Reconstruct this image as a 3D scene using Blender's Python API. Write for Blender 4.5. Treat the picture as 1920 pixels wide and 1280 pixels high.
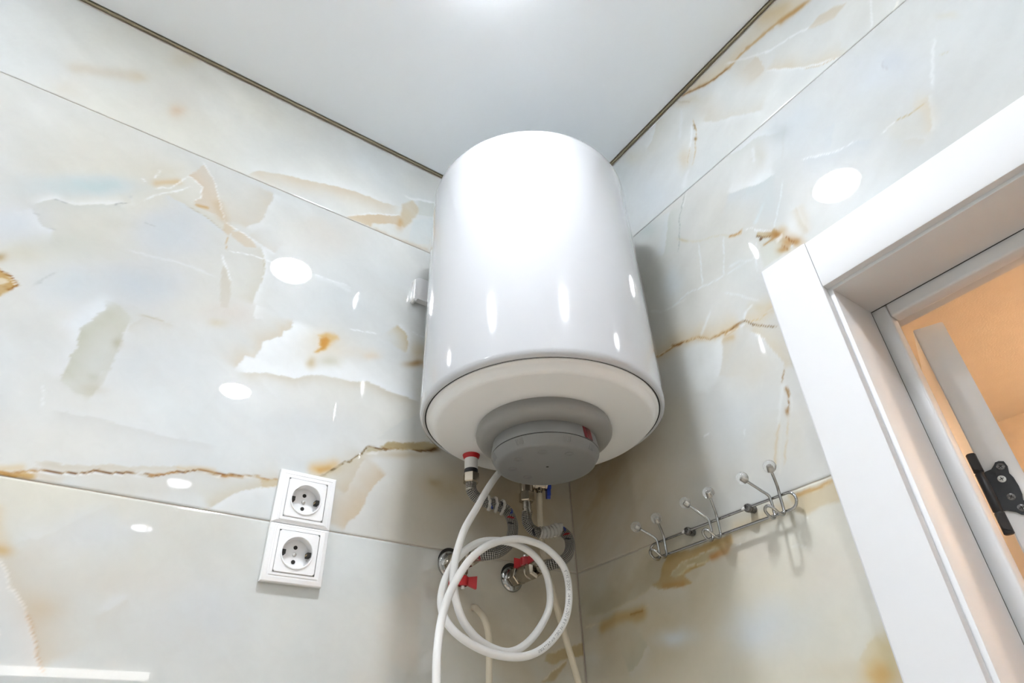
import bpy, bmesh, math, random
import numpy as np
from mathutils import Matrix, Vector

# ------------------------------------------------------------------ clear
for o in list(bpy.data.objects):
    bpy.data.objects.remove(o, do_unlink=True)
SC = bpy.context.scene
COL = SC.collection
random.seed(7)

# ------------------------------------------------------------------ camera
# metres; the room's corner line stands on x = 0, y = 0; left wall in y = 0, right wall in x = 0
CAM = Vector((-0.736, -0.858, 1.503))
YAW, PITCH, ROLL = math.radians(54.450), math.radians(35.391), math.radians(-1.990)
fwd = Vector((math.cos(PITCH) * math.cos(YAW), math.cos(PITCH) * math.sin(YAW), math.sin(PITCH)))
rgt0 = Vector((math.sin(YAW), -math.cos(YAW), 0.0))
up0 = rgt0.cross(fwd)
rgt = rgt0 * math.cos(ROLL) + up0 * math.sin(ROLL)
upv = -rgt0 * math.sin(ROLL) + up0 * math.cos(ROLL)
cd = bpy.data.cameras.new('camera')
cd.sensor_fit = 'HORIZONTAL'
cd.sensor_width = 36.0
cd.lens = 1164.9 / 1920.0 * 36.0
cd.clip_start = 0.02
cam = bpy.data.objects.new('camera', cd)
mw = Matrix.Identity(4)
for i in range(3):
    mw[i][0], mw[i][1], mw[i][2], mw[i][3] = rgt[i], upv[i], -fwd[i], CAM[i]
cam.matrix_world = mw
COL.objects.link(cam)
SC.camera = cam

# ------------------------------------------------------------------ world, exposure
W = bpy.data.worlds.new('world')
SC.world = W
W.use_nodes = True
W.node_tree.nodes['Background'].inputs[0].default_value = (0.8, 0.85, 1.0, 1)
W.node_tree.nodes['Background'].inputs[1].default_value = 0.02
SC.view_settings.view_transform = 'Standard'
SC.view_settings.look = 'None'
SC.view_settings.exposure = 0.67
SC.view_settings.gamma = 1.0
SC.view_settings.use_curve_mapping = False
LED = 97.0                       # radiance of the ceiling spots' diffusers
LED_COL = (0.925, 0.968, 1.035)
SPOT_W = 1.75                      # each spot's lamp, aimed down in a wide cone
HALL_W, HALL_FILL_W = 270.0, 60.0      # warm hallway lamp, then the added fill lamp
try:
    cy = SC.cycles
    cy.use_denoising = True
    cy.denoiser = 'OPENIMAGEDENOISE'
    cy.max_bounces = 7
    cy.diffuse_bounces = 4
    cy.glossy_bounces = 4
    cy.transmission_bounces = 6
    cy.transparent_max_bounces = 8
    cy.caustics_reflective = False
    cy.caustics_refractive = False
    cy.blur_glossy = 0.0
    cy.use_light_tree = False
    cy.adaptive_threshold = 0.05
    cy.sample_clamp_indirect = 0.0
except Exception:
    pass

CEIL = 2.650
ROOM_X, ROOM_Y = -2.46, -1.68
LIGHTS = [(-0.492, -0.494), (-0.452, -1.205), (-1.232, -0.455), (-1.965, -0.455)]

# ------------------------------------------------------------------ materials
def s2l(c):
    c = np.asarray(c, float) / 255.0
    return np.where(c <= 0.04045, c / 12.92, ((c + 0.055) / 1.055) ** 2.4)

def new_mat(name):
    m = bpy.data.materials.new(name)
    m.use_nodes = True
    nt = m.node_tree
    return m, nt, nt.nodes['Principled BSDF']

def pm(name, col, rough=0.4, metal=0.0, coat=0.0, var=0.04, scale=30.0, bump=0.0, bscale=200.0, **kw):
    """principled material with procedural noise in colour and roughness"""
    m, nt, b = new_mat(name)
    N, Lk = nt.nodes, nt.links
    tc = N.new('ShaderNodeTexCoord')
    no = N.new('ShaderNodeTexNoise'); no.inputs['Scale'].default_value = scale; no.inputs['Detail'].default_value = 4
    Lk.new(tc.outputs['Object'], no.inputs['Vector'])
    mx = N.new('ShaderNodeMix'); mx.data_type = 'RGBA'
    mx.inputs[6].default_value = (*[c * (1 - var) for c in col], 1)
    mx.inputs[7].default_value = (*[min(1, c * (1 + var)) for c in col], 1)
    Lk.new(no.outputs['Fac'], mx.inputs[0])
    Lk.new(mx.outputs[2], b.inputs['Base Color'])
    mr = N.new('ShaderNodeMapRange')
    mr.inputs['To Min'].default_value = rough * 0.85; mr.inputs['To Max'].default_value = min(1, rough * 1.15)
    Lk.new(no.outputs['Fac'], mr.inputs['Value']); Lk.new(mr.outputs[0], b.inputs['Roughness'])
    b.inputs['Metallic'].default_value = metal
    b.inputs['Coat Weight'].default_value = coat
    b.inputs['Coat Roughness'].default_value = 0.03
    for k, v in kw.items():
        b.inputs[k.replace('_', ' ')].default_value = v
    if bump:
        n2 = N.new('ShaderNodeTexNoise'); n2.inputs['Scale'].default_value = bscale; n2.inputs['Detail'].default_value = 5
        Lk.new(tc.outputs['Object'], n2.inputs['Vector'])
        bp = N.new('ShaderNodeBump'); bp.inputs['Strength'].default_value = bump; bp.inputs['Distance'].default_value = 0.002
        Lk.new(n2.outputs['Fac'], bp.inputs['Height']); Lk.new(bp.outputs[0], b.inputs['Normal'])
    return m

def emit_mat(name, col, strength):
    m, nt, b = new_mat(name)
    b.inputs['Emission Strength'].default_value = strength
    b.inputs['Base Color'].default_value = (0.9, 0.9, 0.9, 1)
    b.inputs['Emission Color'].default_value = (*col, 1)
    return m

def gloss_tile(nt, b):
    b.inputs['Roughness'].default_value = 0.30
    b.inputs['Specular IOR Level'].default_value = 0.03
    b.inputs['Coat Weight'].default_value = 1.0
    b.inputs['Coat Roughness'].default_value = 0.012
    b.inputs['Coat IOR'].default_value = 1.6
    tc = nt.nodes.new('ShaderNodeTexCoord')
    n2 = nt.nodes.new('ShaderNodeTexNoise'); n2.inputs['Scale'].default_value = 4.5; n2.inputs['Detail'].default_value = 1
    nt.links.new(tc.outputs['Object'], n2.inputs['Vector'])
    bp = nt.nodes.new('ShaderNodeBump'); bp.inputs['Strength'].default_value = 0.25; bp.inputs['Distance'].default_value = 0.0006
    nt.links.new(n2.outputs['Fac'], bp.inputs['Height'])
    nt.links.new(bp.outputs[0], b.inputs['Coat Normal'])
    return tc

def marble_mat():
    """polished onyx tile: the large veining comes from a per-vertex colour computed below, fine cloud and grain from noise"""
    m, nt, b = new_mat('onyx_tile')
    N, Lk = nt.nodes, nt.links
    tc = gloss_tile(nt, b)
    at = N.new('ShaderNodeAttribute'); at.attribute_name = 'onyx'
    n1 = N.new('ShaderNodeTexNoise'); n1.inputs['Scale'].default_value = 55; n1.inputs['Detail'].default_value = 8; n1.inputs['Distortion'].default_value = 1.2
    Lk.new(tc.outputs['Object'], n1.inputs['Vector'])
    mr = N.new('ShaderNodeMapRange'); mr.inputs['To Min'].default_value = 0.965; mr.inputs['To Max'].default_value = 1.035
    Lk.new(n1.outputs['Fac'], mr.inputs['Value'])
    mx = N.new('ShaderNodeVectorMath'); mx.operation = 'SCALE'
    Lk.new(at.outputs['Color'], mx.inputs[0]); Lk.new(mr.outputs[0], mx.inputs['Scale'])
    Lk.new(mx.outputs[0], b.inputs['Base Color'])
    return m

def marble_far_mat():
    """same stone for the walls behind the camera, all procedural nodes"""
    m, nt, b = new_mat('onyx_tile_noise')
    N, Lk = nt.nodes, nt.links
    tc = gloss_tile(nt, b)
    n1 = N.new('ShaderNodeTexNoise'); n1.inputs['Scale'].default_value = 2.2; n1.inputs['Detail'].default_value = 9; n1.inputs['Distortion'].default_value = 1.6
    Lk.new(tc.outputs['Object'], n1.inputs['Vector'])
    cr = N.new('ShaderNodeValToRGB')
    e = cr.color_ramp.elements
    e[0].position = 0.30; e[0].color = (0.62, 0.52, 0.40, 1)
    e[1].position = 0.80; e[1].color = (0.72, 0.77, 0.84, 1)
    for p, c in ((0.36, (0.74, 0.68, 0.58, 1)), (0.44, (0.78, 0.78, 0.75, 1)), (0.60, (0.80, 0.82, 0.82, 1))):
        k = e.new(p); k.color = c
    Lk.new(n1.outputs['Fac'], cr.inputs['Fac']); Lk.new(cr.outputs['Color'], b.inputs['Base Color'])
    return m

def braid_mat():
    """woven steel wire sleeve with coloured tracer threads, driven by the tube's UVs (u round, v along in metres)"""
    m, nt, b = new_mat('braided_steel')
    N, Lk = nt.nodes, nt.links
    uv = N.new('ShaderNodeUVMap'); uv.uv_map = 'UVMap'
    sp = N.new('ShaderNodeSeparateXYZ'); Lk.new(uv.outputs[0], sp.inputs[0])
    def mth(op, a, c):
        n = N.new('ShaderNodeMath'); n.operation = op
        for i, v in enumerate((a, c)):
            if v is None: continue
            if isinstance(v, (int, float)): n.inputs[i].default_value = v
            else: Lk.new(v, n.inputs[i])
        return n.outputs[0]
    u, v = sp.outputs[0], sp.outputs[1]
    vk = mth('MULTIPLY', v, 230.0)
    uk = mth('MULTIPLY', u, 10.0)
    p = mth('ADD', uk, vk); q = mth('SUBTRACT', uk, vk)
    sa = mth('SINE', mth('MULTIPLY', p, 6.2832), None); sb = mth('SINE', mth('MULTIPLY', q, 6.2832), None)
    wv = mth('MULTIPLY', sa, sb)
    bp = N.new('ShaderNodeBump'); bp.inputs['Strength'].default_value = 0.8; bp.inputs['Distance'].default_value = 0.0012
    Lk.new(wv, bp.inputs['Height']); Lk.new(bp.outputs[0], b.inputs['Normal'])
    def tracer(expr, w, off):
        f = mth('FRACT', mth('ADD', mth('MULTIPLY', expr, 0.1), off), None)
        return mth('MULTIPLY', mth('LESS_THAN', f, w), mth('LESS_THAN', mth('FRACT', mth('ADD', mth('MULTIPLY', v, 30.0), off), None), 0.22))
    base = N.new('ShaderNodeMix'); base.data_type = 'RGBA'
    base.inputs[6].default_value = (0.015, 0.014, 0.012, 1); base.inputs[7].default_value = (0.60, 0.57, 0.53, 1)
    Lk.new(mth('ADD', mth('MULTIPLY', wv, 0.8), 0.42), base.inputs[0])
    out = base.outputs[2]
    metal = None
    for expr, off, c in ((p, 0.0, (0.02, 0.02, 0.025, 1)), (q, 0.13, (0.02, 0.02, 0.03, 1)), (p, 0.30, (0.30, 0.01, 0.015, 1)), (q, 0.55, (0.02, 0.05, 0.28, 1))):
        t = tracer(expr, 0.10, off)
        mx = N.new('ShaderNodeMix'); mx.data_type = 'RGBA'; mx.inputs[7].default_value = c
        Lk.new(t, mx.inputs[0]); Lk.new(out, mx.inputs[6]); out = mx.outputs[2]
        metal = t if metal is None else mth('MAXIMUM', metal, t)
    Lk.new(out, b.inputs['Base Color'])
    Lk.new(mth('SUBTRACT', 0.9, mth('MULTIPLY', metal, 0.9)), b.inputs['Metallic'])
    b.inputs['Roughness'].default_value = 0.30
    return m

M = {
    'onyx': marble_mat(), 'onyx_far': marble_far_mat(), 'braid': braid_mat(),
    'grout': pm('grout', (0.66, 0.58, 0.51), 0.9, scale=300, var=0.1),
    'ceiling': pm('satin_stretch_ceiling', (0.90, 0.945, 0.985), 0.36, var=0.01, scale=12),
    'plaster': pm('hall_plaster', (0.78, 0.74, 0.68), 0.85, var=0.05, scale=14, bump=0.3, bscale=160),
    'wallpaper': pm('hall_wallpaper', (0.66, 0.56, 0.44), 0.85, var=0.12, scale=18, bump=0.7, bscale=70),
    'floor': pm('floor_tile', (0.78, 0.71, 0.60), 0.35, var=0.1, scale=6),
    'wood': pm('hall_floor_wood', (0.42, 0.26, 0.14), 0.5, var=0.2, scale=9),
    'bronze': pm('bronze_profile', (0.34, 0.30, 0.20), 0.35, metal=0.6, var=0.06),
    'film': pm('white_door_film', (0.70, 0.705, 0.71), 0.62, Specular_IOR_Level=0.3, var=0.01, scale=20, bump=0.02, bscale=500),
    'leaf': pm('white_door_leaf', (0.88, 0.885, 0.89), 0.5, var=0.01, scale=20),
    'seal': pm('dark_seal', (0.03, 0.028, 0.025), 0.7),
    'enamel': pm('white_enamel', (0.535, 0.545, 0.56), 0.10, coat=0.6, var=0.006),
    'cap': pm('white_bottom_cap', (0.84, 0.84, 0.83), 0.38, var=0.01),
    'greyplast': pm('grey_plastic', (0.29, 0.285, 0.27), 0.34, var=0.02),
    'knobplast': pm('light_grey_plastic', (0.22, 0.22, 0.215), 0.36, var=0.02),
    'dimple': pm('dimple_grey', (0.20, 0.20, 0.195), 0.4),
    'redwin': pm('dark_red_window', (0.17, 0.008, 0.015), 0.12, coat=0.5),
    'redplast': pm('red_plastic', (0.50, 0.012, 0.018), 0.32, var=0.05),
    'blueplast': pm('blue_plastic', (0.008, 0.035, 0.30), 0.35),
    'darkscrew': pm('dark_screw', (0.16, 0.155, 0.15), 0.28, metal=0.8, var=0.2, scale=300),
    'chrome': pm('chrome', (0.40, 0.40, 0.395), 0.08, metal=1.0, var=0.03),
    'nickel': pm('nickel_brass', (0.42, 0.37, 0.30), 0.20, metal=1.0, var=0.06),
    'steel': pm('brushed_ferrule', (0.45, 0.42, 0.37), 0.28, metal=1.0, var=0.06),
    'black': pm('black_plastic', (0.012, 0.012, 0.014), 0.38),
    'blackmetal': pm('black_hinge_paint', (0.030, 0.032, 0.036), 0.42, var=0.15, scale=120, bump=0.05, bscale=900),
    'dark': pm('dark_cavity', (0.02, 0.018, 0.015), 0.9),
    'sleeve': pm('white_sleeve', (0.80, 0.79, 0.77), 0.4),
    'cable': pm('white_cable_sheath', (0.82, 0.81, 0.79), 0.38, var=0.02),
    'ink': pm('grey_ink', (0.13, 0.13, 0.14), 0.7),
    'socket': pm('white_socket_plastic', (0.86, 0.86, 0.86), 0.14, coat=0.3, var=0.006),
    'screw': pm('zinc_screw', (0.55, 0.54, 0.52), 0.3, metal=1.0, var=0.1, scale=400),
    'brass': pm('brass_clip', (0.55, 0.40, 0.18), 0.3, metal=1.0),
    'tubeclear': pm('milky_tube', (0.80, 0.71, 0.55), 0.30, Alpha=0.55, Specular_IOR_Level=0.5),
    'wrapclear': pm('clear_film_wrap', (0.88, 0.84, 0.76), 0.25, Alpha=0.42, Specular_IOR_Level=0.6, bump=0.6, bscale=400),
    'acrylic': pm('clear_acrylic', (0.97, 0.98, 1.0), 0.04, Transmission_Weight=0.9, IOR=1.49),
    'led': emit_mat('led_diffuser', LED_COL, LED),
    'mirrorled': emit_mat('mirror_light_bar', (1.0, 0.97, 0.93), 4.0),
    'mirror': pm('silvered_mirror', (0.85, 0.87, 0.86), 0.01, metal=1.0, var=0.005),
    'halllamp': emit_mat('warm_lamp_glass', (1.0, 0.72, 0.49), HALL_W),
    'hallfill': emit_mat('dim_warm_fill_glass', (1.0, 0.72, 0.49), HALL_FILL_W),
}

# ------------------------------------------------------------------ object helpers
def tag(o, label=None, cat=None, group=None, kind=None):
    if label: o['label'] = label
    if cat: o['category'] = cat
    if group: o['group'] = group
    if kind: o['kind'] = kind
    return o

def thing(name, loc, label=None, cat=None, group=None, kind=None):
    o = bpy.data.objects.new(name, None)
    o.empty_display_size = 0.05
    o.location = loc
    COL.objects.link(o)
    return tag(o, label, cat, group, kind)

def world_loc(o):
    v = Vector(o.location)
    while o.parent:
        if o.matrix_parent_inverse != Matrix.Identity(4):
            return v
        o = o.parent; v += Vector(o.location)
    return v

ORIGIN = {}
def obj(name, vf, mat, parent=None, smooth=False, sharp=35, label=None, uv=None):
    """vf = (verts, faces) in world metres -> one mesh object; a child keeps its world place under its parent"""
    verts, faces = vf[0], vf[1]
    c = Vector((0, 0, 0))
    if parent is None:
        a = np.array([tuple(v) for v in verts]); c = Vector(((a[:, 0].min() + a[:, 0].max()) / 2, (a[:, 1].min() + a[:, 1].max()) / 2, a[:, 2].min()))
    base = ORIGIN.get(parent.name, Vector(parent.location)) if parent is not None else c
    me = bpy.data.meshes.new(name)
    me.from_pydata([tuple(Vector(v) - base) for v in verts], [], faces)
    me.validate(); me.update()
    if uv is not None:
        lay = me.uv_layers.new(name='UVMap')
        for lp in me.loops:
            lay.data[lp.index].uv = uv[lp.vertex_index]
    if smooth:
        me.polygons.foreach_set('use_smooth', [True] * len(me.polygons))
        if sharp:
            me.set_sharp_from_angle(angle=math.radians(sharp))
    me.materials.append(M[mat] if isinstance(mat, str) else mat)
    o = bpy.data.objects.new(name, me)
    COL.objects.link(o)
    if parent is None:
        o.location = c
        ORIGIN[o.name] = c
    else:
        o.parent = parent
        ORIGIN[o.name] = base
    if label: o['label'] = label
    return o

def box(x0, x1, y0, y1, z0, z1):
    v = [(x, y, z) for z in (z0, z1) for y in (y0, y1) for x in (x0, x1)]
    f = [(0, 2, 3, 1), (4, 5, 7, 6), (0, 1, 5, 4), (2, 6, 7, 3), (0, 4, 6, 2), (1, 3, 7, 5)]
    return v, f

def join(*vfs):
    V, F = [], []
    for v, f in vfs:
        n = len(V); V += [tuple(p) for p in v]; F += [tuple(i + n for i in q) for q in f]
    return V, F

def bev_box(x0, x1, y0, y1, z0, z1, r=0.002, seg=2):
    bm = bmesh.new()
    v, f = box(x0, x1, y0, y1, z0, z1)
    vs = [bm.verts.new(p) for p in v]
    for q in f: bm.faces.new([vs[i] for i in q])
    bmesh.ops.recalc_face_normals(bm, faces=bm.faces)
    bmesh.ops.bevel(bm, geom=bm.edges[:], offset=r, segments=seg, profile=0.5, affect='EDGES')
    return bm_vf(bm)

def bm_vf(bm):
    bm.verts.index_update()
    V = [tuple(v.co) for v in bm.verts]; F = [tuple(v.index for v in f.verts) for f in bm.faces]
    bm.free()
    return V, F

def frame_from(d):
    d = Vector(d).normalized()
    a = Vector((0, 0, 1)) if abs(d.z) < 0.9 else Vector((1, 0, 0))
    x = a.cross(d).normalized(); y = d.cross(x)
    return x, y, d

def lathe(center, axis, prof, seg=48, hexa=False, phase=0.0, arc=None):
    """revolve (radius, distance along axis) about an axis; hexa gives a six-sided solid"""
    X, Y, D = frame_from(axis); c = Vector(center)
    n = 6 if hexa else seg
    V, F = [], []
    for r, t in prof:
        for k in range(n):
            a = 2 * math.pi * k / n + phase
            V.append(tuple(c + D * t + (X * math.cos(a) + Y * math.sin(a)) * r))
    for i in range(len(prof) - 1):
        for k in range(n):
            k2 = (k + 1) % n
            F.append((i * n + k, i * n + k2, (i + 1) * n + k2, (i + 1) * n + k))
    if prof[0][0] > 1e-6: F.append(tuple(reversed(range(n))))
    if prof[-1][0] > 1e-6: F.append(tuple((len(prof) - 1) * n + k for k in range(n)))
    return V, F

def spline(pts, step=0.004):
    """centripetal-like Catmull-Rom through the points, resampled evenly"""
    P = [np.array(p, float) for p in pts]
    P = [2 * P[0] - P[1]] + P + [2 * P[-1] - P[-2]]
    out = []
    for i in range(1, len(P) - 2):
        p0, p1, p2, p3 = P[i - 1:i + 3]
        n = max(4, int(np.linalg.norm(p2 - p1) / 0.0015))
        for k in range(n):
            t = k / n
            out.append(0.5 * ((2 * p1) + (p2 - p0) * t + (2 * p0 - 5 * p1 + 4 * p2 - p3) * t * t + (3 * p1 - p0 - 3 * p2 + p3) * t ** 3))
    out.append(P[-2])
    out = np.array(out)
    s = np.concatenate([[0], np.cumsum(np.linalg.norm(np.diff(out, axis=0), axis=1))])
    n = max(2, int(s[-1] / step) + 1)
    q = np.linspace(0, s[-1], n)
    return np.stack([np.interp(q, s, out[:, i]) for i in range(3)], 1)

def frames(path, start=None):
    T = np.gradient(path, axis=0); T /= np.linalg.norm(T, axis=1)[:, None]
    n = np.array(start if start is not None else frame_from(T[0])[0], float)
    Ns = []
    for t in T:
        n = n - t * (n @ t); n /= np.linalg.norm(n); Ns.append(n.copy())
    Ns = np.array(Ns); Bs = np.cross(T, Ns)
    return T, Ns, Bs

def tube(path, r, seg=12, start=None):
    path = np.asarray(path, float); n = len(path)
    T, Nn, B = frames(path, start)
    rr = np.full(n, r) if np.isscalar(r) else np.asarray(r)
    s = np.concatenate([[0], np.cumsum(np.linalg.norm(np.diff(path, axis=0), axis=1))])
    V, F, UV = [], [], []
    for i in range(n):
        for k in range(seg + 1):
            a = 2 * math.pi * k / seg
            V.append(tuple(path[i] + rr[i] * (math.cos(a) * Nn[i] + math.sin(a) * B[i]))); UV.append((k / seg, float(s[i])))
    m = seg + 1
    for i in range(n - 1):
        for k in range(seg):
            F.append((i * m + k, i * m + k + 1, (i + 1) * m + k + 1, (i + 1) * m + k))
    F.append(tuple(reversed(range(seg)))); F.append(tuple((n - 1) * m + k for k in range(seg)))
    return V, F, UV

def prism(outline, origin, ux, uy, un, depth):
    """extrude a 2-D outline (list of (a,b)) by depth along un"""
    o, ux, uy, un = (Vector(q) for q in (origin, ux, uy, un))
    n = len(outline)
    V = [tuple(o + ux * a + uy * b) for a, b in outline] + [tuple(o + ux * a + uy * b + un * depth) for a, b in outline]
    F = [tuple(range(n)), tuple(reversed(range(n, 2 * n)))] + [(i, n + i, n + (i + 1) % n, (i + 1) % n) for i in range(n)]
    bm = bmesh.new(); vs = [bm.verts.new(v) for v in V]
    for f in F: bm.faces.new([vs[i] for i in f])
    bmesh.ops.recalc_face_normals(bm, faces=bm.faces)
    return bm_vf(bm)

def sphere(c, r, seg=20):
    bm = bmesh.new()
    bmesh.ops.create_uvsphere(bm, u_segments=seg, v_segments=seg // 2 + 2, radius=r, matrix=Matrix.Translation(c))
    return bm_vf(bm)

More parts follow.
